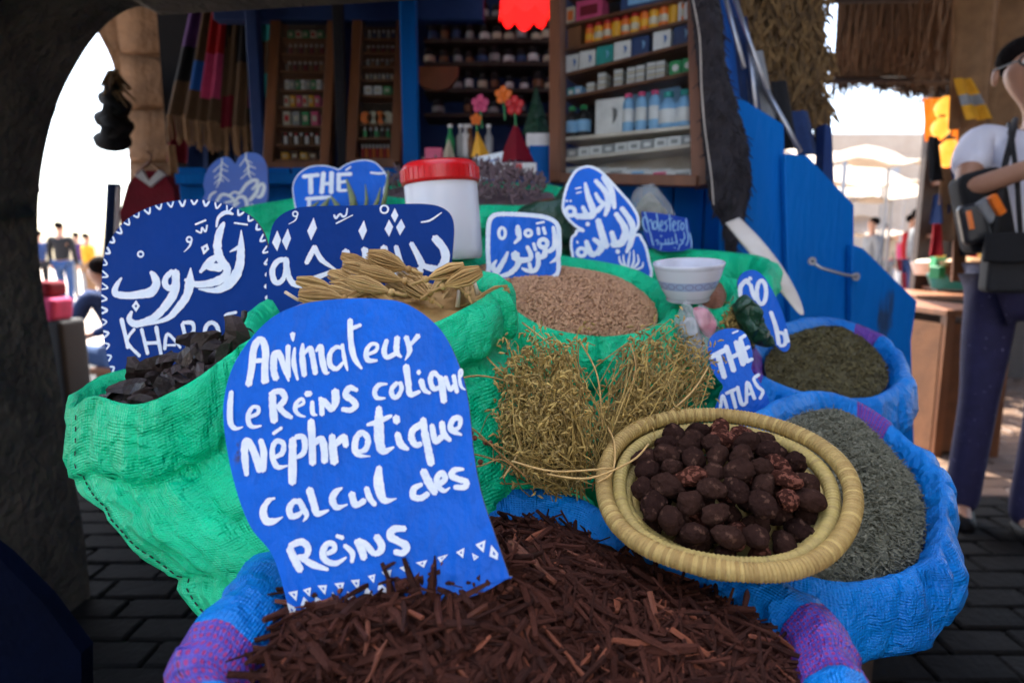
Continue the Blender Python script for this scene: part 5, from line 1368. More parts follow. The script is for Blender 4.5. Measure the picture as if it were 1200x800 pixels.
# ---- two left cabinets
def shelf_cab(label, TLp, TRp, BLp, BRp, d, rowsy, seed, items):
    random.seed(seed); t = thing('shelf_cabinet', P(BLp[0], BLp[1], d), label, 'cabinet')
    tl, tr_, bl, br = P(*TLp, d), P(*TRp, d), P(*BLp, d), P(*BRp, d)
    X = (br - bl).normalized()
    def pt(u, v): return tl.lerp(tr_, u).lerp(bl.lerp(br, u), v)
    for a, b in ((tl, bl), (tr_, br), (bl, br), (tl, tr_)):
        g = G(); g.bar(a, b, .05, .036, upv=X if abs((b - a).normalized().z) > .5 else (0, 0, 1)); bevel(g.mk('frame', MAT['wood_or'], t), .003, 1)
    slab('back_panel', [pt(0, 0) + Vector((0, .1, 0)), pt(1, 0) + Vector((0, .1, 0)), pt(1, 1) + Vector((0, .1, 0)), pt(0, 1) + Vector((0, .1, 0))], (0, .01, 0), MAT['wood_dark'], t)
    H = BLp[1] - TLp[1]
    for ri, yy in enumerate(rowsy):
        v = (yy - TLp[1]) / H; g = G(); g.bar(pt(.03, v) + Vector((0, .05, 0)), pt(.97, v) + Vector((0, .05, 0)), .09, .009); g.mk('shelf', MAT['wood_or'], t)
        mats, n_, shape, nm, sz = items[ri]
        for i in range(n_):
            u = .17 + .66 * (i + .5) / n_; p = pt(u, v) + Vector((0, .03, .005)); w_ = (br - bl).length * .66 / n_ * .8; h = sz / FPX * d
            lb = nm
            mt = mats[i % len(mats)]
            if shape == 'b': carton('carton', lb, 'carton', p + Vector((0, 0, h / 2)), (w_, .04, h), Matrix.Identity(3), mt, (w_ * .6, h * .4, 'r', 'p_cream' if mt != 'p_cream' else 'p_red'), group=nm)
            elif shape == 'd':
                g = G(); g.lathe(p + Vector((0, -.01, h / 2)), [(0, 0), (h * .48, 0), (h * .48, .012), (0, .012)], 14, (0, 1, 0)); o = g.mk('round_tin', MAT[mt], label=lb, cat='tin', group=nm); fixn(o)
            else: bottle('vial', lb, 'vial', p, [('glass_body', cyl(w_ * .42, 0, h * .72), mt), ('cap', cyl(w_ * .25, h * .72, h), 'p_white' if mt != 'p_white' else 'p_red')], None, nm, 8)
    slab('glass_pane', [pt(0.04, 0.02) + Vector((0, -.012, 0)), pt(.96, .02) + Vector((0, -.012, 0)), pt(.96, .98) + Vector((0, -.012, 0)), pt(.04, .98) + Vector((0, -.012, 0))], (0, .003, 0), MAT['glass'], t)
shelf_cab('narrow brown cabinet of small packets nearest the scarves', (326, 14), (392, 14), (316, 196), (382, 196), 2.28, [46, 64, 84, 106, 126, 148, 170, 188], 3, [
 (['p_green', 'p_cream'], 5, 'b', 'dim green and cream packets on the first shelf of the scarf-side cabinet', 9), (['p_maroon', 'p_brown'], 7, 'v', 'dark red vials on the second shelf of the scarf-side cabinet', 12), (['p_brown', 'p_maroon'], 7, 'v', 'brown vials on the third shelf of the scarf-side cabinet', 12), (['p_white', 'p_grey', 'p_green'], 7, 'b', 'white and grey packets on the fourth shelf of the scarf-side cabinet', 11),
 (['p_cream', 'p_yellow', 'p_pink'], 6, 'b', 'yellow and pink packets on the fifth shelf of the scarf-side cabinet', 13), (['p_cream', 'p_grey', 'p_green', 'p_pink'], 4, 'b', 'larger pale packets on the sixth shelf of the scarf-side cabinet', 16), (['p_white', 'p_brown'], 7, 'v', 'white-topped vials on the seventh shelf of the scarf-side cabinet', 14), (['p_yellow', 'p_brown'], 4, 'b', 'yellow packets on the bottom shelf of the scarf-side cabinet', 8)])
shelf_cab('second narrow brown cabinet of vials and orange tins, beside the blue post', (421, 20), (472, 20), (412, 192), (464, 192), 2.28, [46, 62, 78, 94, 112, 146, 162, 186], 4, [
 (['p_grey', 'p_navy'], 6, 'v', 'grey vials on the first shelf of the post-side cabinet', 11), (['p_brown', 'p_maroon'], 6, 'v', 'maroon vials on the second shelf of the post-side cabinet', 9), (['p_grey', 'p_brown'], 6, 'v', 'grey-brown vials on the third shelf of the post-side cabinet', 9), (['p_cream', 'p_grey'], 7, 'v', 'cream vials on the fourth shelf of the post-side cabinet', 8),
 (['p_white', 'p_white', 'p_green'], 3, 'b', 'white cups on the fifth shelf of the post-side cabinet', 10), (['p_orange', 'p_cream'], 4, 'd', 'round orange tins on the sixth shelf of the post-side cabinet', 15), (['p_green', 'p_black'], 5, 'v', 'dark green vials on the seventh shelf of the post-side cabinet', 12), (['p_red', 'p_orange'], 8, 'v', 'small red bottles on the bottom shelf of the post-side cabinet', 16)])
# ---- interior shelves with jars
ish = thing('wall_shelves', AY(570, 150, 3.2), 'dark wall shelves of jars deep inside the kiosk', 'shelves')
random.seed(14)
for ri, yy in enumerate((30, 56, 82, 112, 140)):
    a, b = AY(500, yy, 3.2), AY(650, yy, 3.2); g = G(); g.bar(a, b, .2, .015); g.mk('shelf', MAT['wood_dark'], ish)
    for i in range(10 if ri < 4 else 5):
        x = a.x + (b.x - a.x) * (i + .5 + random.uniform(-.2, .2)) / (10 if ri < 4 else 5); r = random.uniform(.020, .03); h = random.uniform(.055, .085); m2 = random.choice(['p_grey', 'p_white', 'p_navy', 'p_cream', 'p_brown'])
        bottle('glass_jar', 'dim jar with pale paper patch on the %s dark shelf inside the kiosk' % ['top', 'second', 'third', 'fourth', 'lowest'][ri], 'jar', Vector((x, 3.17, a.z + .008)), [('jar_glass', cyl(r, 0, h), 'dark'), ('paper_patch', cyl(r * 1.02, h * .25, h * .7), m2), ('lid', cyl(r * .9, h, h + .012), 'p_black')], None, 'dim jars on the kiosk %s shelf' % ['top', 'second', 'third', 'fourth', 'lowest'][ri], 10)
# paper cones, flowers
def pyramid(label, tip, bl, br, d, mat, nm='paper_cone'):
    t_ = P(*tip, d); a = P(*bl, d); b = P(*br, d); w_ = (b - a).length; c = (a + b) / 2; g = G()
    base = [c + Vector((-w_ / 2, 0, 0)), c + Vector((0, -w_ / 2 * .8, 0)), c + Vector((w_ / 2, 0, 0)), c + Vector((0, w_ / 2 * .8, 0))]
    g.add(base + [t_], [(0, 1, 4), (1, 2, 4), (2, 3, 4), (3, 0, 4), (3, 2, 1, 0)]); return g.mk(nm, MAT[mat], label=label, cat='cone')
pyramid('tall dark red paper pyramid inside the kiosk', (604, 142), (584, 190), (626, 190), 2.0, 'p_maroon'); pyramid('smaller orange-yellow paper pyramid inside the kiosk', (559, 153), (552, 184), (575, 184), 1.98, 'p_yellow'); pyramid('pale tan paper pyramid inside the kiosk', (526, 162), (517, 186), (534, 186), 2.05, 'p_cream')
pyramid('dark green shiny cone behind the red pyramid', (628, 100), (612, 158), (646, 158), 2.15, 'grn_bag')
def flower(label, x, y, d, r, mat):
    t = thing('paper_flower', P(x, y + 10, d), label, 'flower'); c = P(x, y, d)
    for k in range(5):
        a = k * 1.2566 + .3; g = G(); o_ = Vector((math.cos(a), -.15, math.sin(a))); g.ball(c + o_ * r * .6, (r * .42, r * .12, r * .42), 10, 6); g.mk('petal', MAT[mat], t, True)
    g = G(); g.ball(c, (r * .3, r * .22, r * .3), 8, 6); g.mk('flower_centre', MAT[mat], t, True)
    g = G(); g.tube([c, c + Vector((.005, .01, -r * 2.5))], .003, 5); g.mk('stalk', MAT['p_green'], t)
flower('pink paper flower inside the kiosk', 563, 122, 2.0, .030, 'p_pink'); flower('orange paper flower highest of the three in the kiosk', 590, 112, 2.0, .030, 'p_orange'); flower('red paper flower below the orange one in the kiosk', 603, 124, 1.98, .032, 'p_red'); flower('small orange paper flower over the yellow pyramid', 558, 140, 2.0, .020, 'p_orange')
carton('carton', 'white carton under the dark green cone in the kiosk', 'carton', P(632, 166, 2.1), (.09, .06, .045), Matrix.Identity(3), 'p_white'); carton('carton', 'bright blue box at the foot of the green cone in the kiosk', 'carton', P(634, 190, 2.1), (.08, .06, .10), Matrix.Identity(3), 'blue')
carton('carton', 'low white and red carton before the red pyramid', 'carton', P(606, 199, 1.92), (.12, .06, .035), Matrix.Identity(3), 'p_white', (.03, .03, 'r', 'p_red')); carton('carton', 'small pink carton at the left end of the kiosk counter', 'carton', P(509, 181, 2.0), (.055, .05, .035), Matrix.Identity(3), 'p_pink')
for i, (x, c_) in enumerate(((528, 'p_green'), (540, 'p_grey'), (546, 'p_white'), (551, 'p_brown'), (573, 'p_grey'))):
    bottle('bottle', ['green tall', 'grey', 'white slim', 'brown slim', 'grey short'][i] + ' bottle among the paper cones in the kiosk', 'bottle', P(x, 186, 2.08), [('bottle_body', [(0, 0), (.014, 0), (.015, .01), (.015, .06 + .01 * (i % 3)), (.006, .085), (.006, .10), (0, .10)], c_), ('cap', cyl(.008, .10, .112), 'p_white')], None, None, 10)
# red lampshade and hanging board
rl = thing('red_lampshade', P(615, 40, 2.3), 'bright red scalloped lampshade hanging at the top of the kiosk', 'lampshade'); ORG[rl] = P(615, 40, 2.3)
MAT['redlamp'] = M('red_lamp_fabric', (.85, .012, .01), .8, (.7, .01, .01), 10, emit=.45)
g = G(); c = P(615, 0, 2.3); vs = []
for j, (r, z_) in enumerate(((.045, .12), (.075, .05), (.092, -.02), (.097, -.07))):
    for k in range(32):
        a = k / 32 * 6.283; sc2 = -.03 * abs(math.cos(a * 4)) if j == 3 else 0; vs.append(c + Vector((r * math.cos(a), r * math.sin(a), z_ + sc2 + .02)))
g.add(vs, [(j * 32 + k, j * 32 + (k + 1) % 32, (j + 1) * 32 + (k + 1) % 32, (j + 1) * 32 + k) for j in range(3) for k in range(32)]); g.mk('shade', MAT['redlamp'], rl, True)
g = G(); g.tube([c + Vector((0, 0, .12)), c + Vector((0, 0, .5))], .003, 5); g.mk('cord', MAT['black'], rl)
slab('hanging_board', [P(x, y, 2.4) for x, y in ((485, 78), (537, 78), (536, 90), (527, 102), (512, 106), (496, 102), (486, 92))], (0, .03, 0), MAT['wood_or'], label='small brown rounded board hanging inside the kiosk', cat='board')

# ---- blue door boards (right)
dr = thing('blue_door', AY(960, 420, 1.72), 'folded-out bright blue board door right of the glass cabinet, with an iron latch', 'door'); ORG[dr] = AY(960, 420, 1.72)
def panel(pts, Y, nm='door_board'):
    p = [AY(x, y, Y) for x, y in pts]
    for q in p: q.z = max(q.z, .02)
    return bevel(slab(nm, p, (0, .028, 0), MAT['blue'], dr), .004, 2)
panel([(850, 104), (864, 112), (919, 146), (921, 300), (932, 900), (830, 900), (845, 300)], 1.76)
panel([(919, 180), (946, 182), (1001, 240), (1001, 290), (997, 900), (930, 900), (922, 300)], 1.72)
panel([(998, 286), (1012, 291), (1075, 353), (1068, 400), (1056, 900), (996, 900), (998, 400)], 1.68)
g = G(); g.bar(AY(996, 292, 1.66), AY(990, 560, 1.66), .006, .012, upv=(1, 0, 0)); 
g = G(); g.tube([AY(950, 306, 1.66), AY(962, 314, 1.655), AY(990, 322, 1.65), AY(1002, 324, 1.65)], .0045, 8); g.mk('latch_rod', MAT['steel'], dr, True)
for x, y in ((950, 306), (1001, 324)):
    g = G(); c = AY(x, y, 1.66); g.lathe(c + Vector((0, -.004, 0)), [(.004, 0), (.011, 0), (.011, .006), (.004, .006)], 12, (0, -1, 0)); fixn(g.mk('latch_eye', MAT['steel'], dr))
# ---- fleece
random.seed(44); Lp = [(805, -40), (812, 20), (818, 80), (822, 130), (826, 180), (835, 235), (846, 258), (852, 300)]; Rp = [(835, -40), (846, 20), (852, 80), (862, 120), (872, 150), (877, 180), (878, 225), (858, 300)]
LL = catmull([(a, b, 0) for a, b in Lp], 6); RR_ = catmull([(a, b, 0) for a, b in Rp], 6); vs = []; n = 10
for side in (0, 1):
    for a, b in zip(LL, RR_):
        for i in range(n + 1):
            u = i / n; x = a[0] + (b[0] - a[0]) * u; y = a[1] + (b[1] - a[1]) * u; p = P(x, y, 1.66); f = math.sin(math.pi * u) * .035
            p += FW * ((-f if side == 0 else .012) + .012 * nz(p, 25, side) - (.008 * abs(nz(p, 70)))) + RT * .006 * nz(p, 40, 2); vs.append(p)
m_ = n + 1; K2 = len(LL); h = K2 * m_
fs = [(j * m_ + i, j * m_ + i + 1, (j + 1) * m_ + i + 1, (j + 1) * m_ + i) for j in range(K2 - 1) for i in range(n)]; fs += [tuple(h + q for q in reversed(f)) for f in fs[:]]
fs += [(j * m_, (j + 1) * m_, h + (j + 1) * m_, h + j * m_) for j in range(K2 - 1)] + [(h + j * m_ + n, h + (j + 1) * m_ + n, (j + 1) * m_ + n, j * m_ + n) for j in range(K2 - 1)]
fl = thing('dark_fleece', P(850, 300, 1.66), 'black-brown shaggy fleece with a pale cord, hanging right of the glass cabinet', 'fleece')
fixn(mk('fleece_hide', vs, fs, MAT['hide'], fl, True))
g = G()
for _ in range(900):
    i = random.randrange(K2 * m_); p = Vector(vs[i]); q = p + Vector((random.gauss(0, .010), -abs(random.gauss(0, .008)), -random.uniform(.01, .03))); g.tube([p, q], [.0022, .0008], 3, .5, False)
g.mk('wool_tufts', MAT['hide'], fl, kind='stuff')
q = catmull([tuple(P(x, y, 1.63)) for x, y in ((812, 0), (820, 45), (822, 100), (826, 150), (834, 210), (836, 240))], 4); g = G(); g.tube([Vector(p) for p in q], .0022, 6); g.mk('pale_cord', MAT['cord'], fl, True)
# ---- steel tubes, folded cloths behind door
for i, (a, b) in enumerate((((845, -20), (872, 80)), ((858, -10), (898, 105)), ((876, 40), (886, 130)), ((890, 90), (938, 178)))):
    g = G(); g.tube([P(*a, 1.9), P(*b, 1.84)], .007, 8); g.mk('steel_pole', MAT['steel'], smooth=True, label=['leftmost short steel pole leaning behind the fleece', 'long steel pole slanting down behind the fleece', 'short upright steel pole behind the blue door top', 'low steel pole slanting onto the blue door boards'][i], cat='pole')
for i, (x, yt, yb, w_, mt) in enumerate(((842, -30, 120, .05, 'blue'), (865, 20, 130, .05, 'c_navy'), (882, 60, 140, .06, 'c_grey'), (912, 95, 175, .05, 'c_black'), (938, 130, 182, .05, 'c_navy'), (960, 150, 240, .03, 'c_black'))):
    cloth('hanging_cloth', ['bright blue cloth strip beside the fleece', 'navy cloth hung under the thatch', 'grey cloth hung under the thatch', 'black cloth hung over the door boards', 'dark blue cloth right above the second door board', 'narrow black cloth by the bright market opening'][i], 'cloth', P(x, yt, 1.95), P(x + 12, yb, 1.9), w_, w_ * 1.3, [(1, mt if mt != 'blue' else 'c_blue')], .015, 1, seed=i, sub='cloth')
slab('navy_post', [AY(967, 145, 1.9), AY(975, 150, 1.9), AY(978, 230, 1.9), AY(964, 215, 1.9)], (0, .05, 0), MAT['blue_in'], label='narrow dark blue post above the second door board', cat='post')
# ---- thatch (left of the market opening)
th = thing('thatch_eave', P(930, 130, 2.3), 'ragged eave of dry brown palm leaves hanging over the blue door', 'thatch'); ORG[th] = P(930, 130, 2.3)
slab('eave_core', [P(x, y, 2.42) for x, y in ((862, -80), (985, -80), (960, 10), (968, 60), (962, 110), (940, 130), (925, 110), (900, 70), (880, 30))], (0, .25, 0), MAT['wood_dark'], th)
random.seed(17); g = G()
for _ in range(2600):
    t = random.random(); y = -40 + 175 * t; xl = 862 + max(0, y) * .50 ; xr = 975 - 12 * abs(math.sin(y * .05)); x = random.uniform(xl, max(xl + 5, xr)); p = P(x, y, 2.3 + random.gauss(0, .03)); a = random.uniform(-1, 1); L = random.uniform(.03, .10)
    d_ = Vector((math.sin(a) * .6, random.gauss(0, .25), -math.cos(a))).normalized(); s = d_.cross(FW).normalized() * random.uniform(.003, .008); m1 = p + d_ * L * .6 + FW * random.gauss(0, .01); e = p + d_ * L
    g.add([p - s * .4, m1 - s, e, m1 + s, p + s * .4], [(0, 1, 2, 3, 4)], random.random())
g.mk('palm_leaves', MAT['thatch'], th, kind='stuff')
# ---- reed mat roof over the street (right)
rf = thing('reed_roof', (1.9, 3.2, 2.4), 'dark reed-mat roof sagging over the street, top right', 'roof'); ORG[rf] = Vector((1.9, 3.2, 2.4))
NEAR, FAR = 1.9, 4.3
def roofp(u, v):
    x0, x1 = (1.30 + .95 * u), None
    Y = NEAR + (FAR - NEAR) * v; xl = 2.12 * (Y / 3.9) if v > .5 else 1.55 * (Y / 2.9); xl = P(958, 100, Y).x; xr2 = P(1145, 100, Y).x + .1
    return Vector((xl + (xr2 - xl) * u, Y, 2.62 - .45 * v + .03 * math.sin(u * 9) - .04 * math.sin(v * 9)))
vs = [roofp(i / 20, j / 14) for j in range(15) for i in range(21)]; h = len(vs); vs += [v + Vector((0, 0, .04)) for v in vs]
fs = [(j * 21 + i, j * 21 + i + 1, (j + 1) * 21 + i + 1, (j + 1) * 21 + i) for j in range(14) for i in range(20)]; fs += [tuple(h + q for q in reversed(f)) for f in fs[:]]
mk('mat_backing', vs, fs, MAT['wood_dark'], rf)
random.seed(23); g = G()
for k in range(1500):
    u = random.random(); v0 = random.uniform(-.02, .9); p0 = roofp(u, v0) + Vector((0, 0, -.012 - random.uniform(0, .012))); p1 = roofp(min(1, max(0, u + random.gauss(0, .03))), min(1.04, v0 + random.uniform(.1, .3))) + Vector((0, 0, -.012 - random.uniform(0, .03))); g.tube([p0, (p0 + p1) / 2 + Vector((0, 0, random.gauss(0, .006))), p1], .006, 3, random.random(), False)
for k in range(260):
    u = random.random(); p0 = roofp(u, 1.0); g.tube([p0, p0 + Vector((random.gauss(0, .03), random.gauss(0, .03), -random.uniform(.03, .14)))], [.006, .003], 3, random.random(), False)
g.mk('reeds', MAT['reed'], rf, kind='stuff')
for v_ in (.3, .62, .93):
    g = G(); g.tube([roofp(0, v_) + Vector((-.05, 0, -.05)), roofp(1, v_) + Vector((.05, 0, -.05))], .022, 8, random.random()); g.mk('roof_pole', MAT['wood_dark'], rf, True)
# wide dark roof over the stall; unseen panels added to block sky light
pr_ = thing('passage_roof', (0, .8, 3.2), 'dark boarded passage roof over arch and kiosk, with unseen panels added to shape the light', 'roof'); ORG[pr_] = Vector((0, .8, 3.2))
for c_, s_ in (((-1.6, 2.75, 3.22), (6.4, 2.9, .06)), ((-2.85, -.65, 3.22), (3.4, 3.86, .06)), ((2.6, -.65, 3.22), (3.4, 3.86, .06)), ((3.6, 2.1, 3.26), (3.0, 1.5, .06))):
    g = G(); g.box(c_, s_); g.mk('roof_panel', MAT['wood_dark'], pr_)
g = G(); g.box((.3, -2.8, 2.2), (9, .3, 4.4)); g.mk('bounce_wall', MAT['wallg'], label='plain pale wall, unseen, added behind the camera to bounce fill light', cat='wall')  # unseen wall added to bounce light onto the sacks and signs
g = G(); g.box((4.4, -.4, 1.6), (.3, 4.6, 3.2)); g.mk('sky_block_wall', MAT['sand'], label='sandstone wall, unseen, added on the right to block low sky', cat='wall')  # unseen wall added to cut low sky light from the right
# canvas on the right wall
cloth('beige_canvas', 'beige draped canvas hanging above the man', 'canvas', P(1185, -140, 2.9), P(1160, 150, 2.9), .50, .34, [(1, 'c_tan')], .05, 2, sub='cloth')
cloth('brown_canvas', 'brown rough cloth hanging between the yellow scarf and the man', 'canvas', P(1150, 60, 2.95), P(1145, 250, 2.95), .16, .16, [(1, 'c_tan')], .04, 1.5, sub='cloth')
cloth('yellow_scarf', 'yellow and grey scarf knotted on the canvas beside the man', 'scarf', P(1128, 92, 2.85), P(1148, 140, 2.82), .07, .10, [(.4, 'c_yellow'), (.65, 'c_grey'), (1, 'c_yellow')], .02, 1.5)
# orange hangings; emission stands for sunlight coming through the fabric
MAT['backlit_fabric'] = M('backlit_fabric_glow', (1.0, .36, .03), .5, (1.0, .5, .08), 12, emit=.28); MAT['backlit_cloth'] = M('backlit_cloth_glow', (.85, .28, .02), .7, (.7, .2, .02), 10, emit=.12)
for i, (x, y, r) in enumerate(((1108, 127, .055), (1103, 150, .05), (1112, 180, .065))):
    t = thing('orange_hanging', P(x, y + 12, 3.3), ['topmost', 'middle', 'lowest'][i] + ' orange hanging in the cluster before the market, its backlight added as glow', 'orange_hanging'); ORG[t] = P(x, y + 12, 3.3)
    g = G(); g.lathe(P(x, y, 3.3), [(r * .3, -r * 1.1), (r * .8, -r * .6), (r, 0), (r * .8, r * .6), (r * .3, r * 1.1)], 14); g.mk('orange_hanging_body', MAT['backlit_fabric'], t, True)
    g = G(); g.lathe(P(x, y, 3.3), [(r * .35, r * 1.08), (r * .35, r * 1.3), (.004, r * 1.3), (.004, r * 2.2)], 10); g.mk('orange_hanging_cap', MAT['wood_dark'], t)
cloth('orange_cloth', 'orange translucent cloth around the orange hangings', 'cloth', P(1092, 115, 3.4), P(1096, 165, 3.4), .10, .09, [(1, 'backlit_cloth')], .02, 2, sub='cloth'); cloth('orange_cloth', 'amber cloth hanging right of the orange hangings', 'cloth', P(1122, 118, 3.42), P(1120, 195, 3.42), .06, .06, [(1, 'backlit_cloth')], .02, 2, sub='cloth')
# hanging goods right
random.seed(29)
gd = [(1094, 160, 212, .07, 'c_black', 'black bag'), (1106, 196, 240, .08, 'c_tan', 'brown leather bag'), (1118, 190, 250, .06, 'c_blue', 'blue bag'), (1110, 232, 282, .09, 'c_tan', 'tan pouch'), (1100, 228, 262, .05, 'c_navy', 'small blue pouch'), (1120, 228, 240, .09, 'c_green', 'green band'), (1132, 235, 300, .08, 'c_black', 'grey-black satchel'), (1136, 245, 285, .04, 'c_red', 'red-orange tassel'), (1122, 255, 330, .07, 'c_brown', 'dark brown bag'), (1098, 262, 300, .05, 'c_red', 'red pouch')]
for i, (x, yt, yb, w_, mt, nm) in enumerate(gd):
    cloth('hanging_bag', nm + ' hanging at the side of the right-hand shop', 'bag', P(x, yt, 3.1), P(x, yb, 3.08), w_ * .7, w_, [(1, mt)], .03, 1, seed=i, sub='cloth')

# ---- right-hand market tables with goods
def crate(label, x, y, d, w_, h, dp, mat='wood_or', fill=None):
    c = P(x, y, d); zb = max(0, c.z - h); t = thing('market_table', (c.x, c.y, 0), label, 'table')
    g = G(); g.box((c.x, c.y + dp / 2, c.z - .02), (w_, dp, .03)); bevel(g.mk('table_top', MAT[mat], t), .004)
    for sx_ in (-1, 1):
        for sy_ in (0, 1): g = G(); zt_ = c.z - .035; g.box((c.x + sx_ * (w_ / 2 - .03), c.y + .03 + sy_ * (dp - .06), zt_ / 2), (.04, .04, zt_)); g.mk('leg', MAT[mat], t)
    g = G(); g.box((c.x, c.y + dp / 2, (c.z - .04) * .5), (w_ * .96, dp * .94, (c.z - .04) * .9)); g.mk('cloth_skirt', MAT['c_brown'], t)
    return c
crate('low brown draped table at the right-hand shop front, nearest the man', 1152, 362, 2.9, .34, .7, 1.2)
crate('second brown draped table farther up the street', 1110, 345, 4.2, .42, .7, 1.2)
random.seed(33)
def basket(label, x, y, d, r, mat, fill):
    b = P(x, y, d); lathe_thing('market_basket', label, 'basket', b, (0, 0, 1), [('basket_body', [(0, 0), (r * .75, 0), (r, r * .7), (r * 1.04, r * .72), (r * .95, r * .7)], MAT[mat], None), ('basket_fill', [(r * .95, r * .62), (r * .6, r * .85), (0, r * .95)], MAT[fill], None)])
basket('round green tub of goods on the farther table', 1112, 338, 4.0, .13, 'p_teal', 'p_brown'); basket('brown basket of goods beside the green tub', 1130, 325, 3.9, .14, 'wood_or', 'p_tan'); basket('pale basin on the far right-hand table', 1090, 322, 4.8, .14, 'p_white', 'p_cream'); basket('small teal bowl on the right-hand tables', 1142, 330, 3.6, .06, 'p_teal', 'p_white'); basket('dark basket with green leaves on the nearest table', 1160, 350, 2.9, .09, 'wood_dark', 'p_green')
for i in range(14):
    mt = random.choice(['p_red', 'p_orange', 'p_green', 'p_white', 'p_yellow', 'p_sky', 'p_pink']); x = random.uniform(1092, 1150); y = random.uniform(300, 322); d = random.uniform(3.9, 4.6)
    carton('carton', {'p_red': 'red', 'p_orange': 'orange', 'p_green': 'green', 'p_white': 'white', 'p_yellow': 'yellow', 'p_sky': 'light blue', 'p_pink': 'pink'}[mt] + ' little box in the jumble on the right-hand market tables', 'box', P(x, y, d), (.07, .06, random.uniform(.05, .1)), Matrix.Rotation(random.random(), 3, 'Z'), mt, group='jumble of little boxes on the market tables')

# ---- bright buildings, awnings
def building(label, x0, x1, y0, y1, h, mat='wallt', win=()):
    t = thing('building', ((x0 + x1) / 2, (y0 + y1) / 2, 0), label, 'building'); g = G(); g.box(((x0 + x1) / 2, (y0 + y1) / 2, h / 2), (x1 - x0, y1 - y0, h)); g.mk('wall', MAT[mat], t)
    for (wx, wz, ww, wh) in win:
        g = G(); g.box((wx, y0 - .01, wz), (ww, .06, wh)); o = g.mk('window', MAT['p_grey'], t); ORG[o] = ORG[t]
        g = G(); g.box((wx, y0 - .05, wz - wh / 2 - .04), (ww + .1, .10, .06)); f = g.mk('sill', MAT['wallw'], o); f.location = (0, 0, 0)
    return t
building('whitewashed building across the sunlit square on the right', 6, 26, 22, 30, 5.2, win=((13.3, 3.9, .5, .5), (17.2, 1.2, .6, .5), (20, 3.6, .6, .7)))
building('pale low building down the street left of the orange hangings', 15, 24, 16, 21, 2.9, win=((16.5, 2.2, .4, .3),))
def awning(label, x, y, d, w_, dp, drop):
    c = P(x, y, d); t = thing('market_awning', (c.x, c.y, 0), label, 'awning'); g = G(); n_ = 8
    vs = [c + Vector((w_ * (i / n_ - .5), dp * (j / 4), -drop * (1 - j / 4) + .05 * math.sin(i * 1.3) - .12 * math.sin(math.pi * j / 4))) for j in range(5) for i in range(n_ + 1)]; k = len(vs); vs += [v + Vector((0, 0, .02)) for v in vs]
    fs = [(j * 9 + i, j * 9 + i + 1, (j + 1) * 9 + i + 1, (j + 1) * 9 + i) for j in range(4) for i in range(8)]; fs += [tuple(k + q for q in reversed(f)) for f in fs[:]]
    g.add(vs, fs); g.mk('canopy', MAT['awn'], t, True)
    for sx_ in (-1, 1):
        for j in (0, 1): p = c + Vector((sx_ * w_ * .47, dp * j, -drop * (1 - j))); g = G(); g.tube([p, Vector((p.x, p.y, 0))], .03, 6); g.mk('pole', MAT['p_grey'], t)
awning('nearer white market awning in the sunlit square', 1035, 175, 9, 2.6, 2.0, .5); awning('farther white awning lower down the square', 1050, 195, 12, 3.4, 2.2, .6); awning('white awning close to the thatch eave', 1000, 205, 10, 1.4, 2, .4)

awning('cream awning over the middle of the square', 1040, 250, 11, 1.8, 1.6, .4)
awning('narrow tan awning under the thatched roof edge', 1065, 150, 7.5, 1.6, 1.6, .4)
sh_ = thing('market_shop', (4.15, 4.75, 0), 'dark open shop front with shelves behind the right-hand market tables', 'shop')
g = G(); g.box((4.2, 4.9, 1.15), (2.0, .06, 2.3)); g.mk('back_wall', MAT['wood_dark'], sh_)
for z_ in (.75, 1.15, 1.55): g = G(); g.box((4.15, 4.75, z_), (1.8, .22, .03)); bevel(g.mk('shelf', MAT['wood'], sh_), .003, 1)
g = G(); g.box((4.25, 4.45, 2.34), (2.3, 1.5, .05)); g.mk('shop_shade_roof', MAT['wood_dark'], sh_)  # roof added to keep direct sun off the shop's dark wood
g = G(); g.box((3.22, 4.62, 1.15), (.05, .05, 2.3)); bevel(g.mk('post', MAT['wood_dark'], sh_), .005, 1)
random.seed(51)
for zi, z_ in enumerate((.78, 1.18, 1.58)):
    for i in range(11):
        mt = random.choice(['p_red', 'p_orange', 'p_green', 'p_white', 'p_yellow', 'p_sky', 'p_brown', 'p_maroon', 'p_cream']); h = random.uniform(.08, .2); x = 3.34 + i * .09
        if random.random() < .5: carton('carton', 'small goods box on the %s shelf of the dark market shop' % ['lowest', 'middle', 'top'][zi], 'box', (x, 4.70, z_ + h / 2), (.075, .1, h), Matrix.Rotation(random.uniform(-.2, .2), 3, 'Z'), mt, (.05, .04, 'r', 'p_cream'), group='goods boxes on the %s market shop shelf' % ['lowest', 'middle', 'top'][zi])
        else: bottle('jar', 'round jar on the %s shelf of the dark market shop' % ['lowest', 'middle', 'top'][zi], 'jar', Vector((x, 4.70, z_)), [('jar_body', cyl(.036, 0, h * .8), mt), ('lid', cyl(.030, h * .8, h), 'p_white')], None, 'round jars on the %s market shop shelf' % ['lowest', 'middle', 'top'][zi], 10)
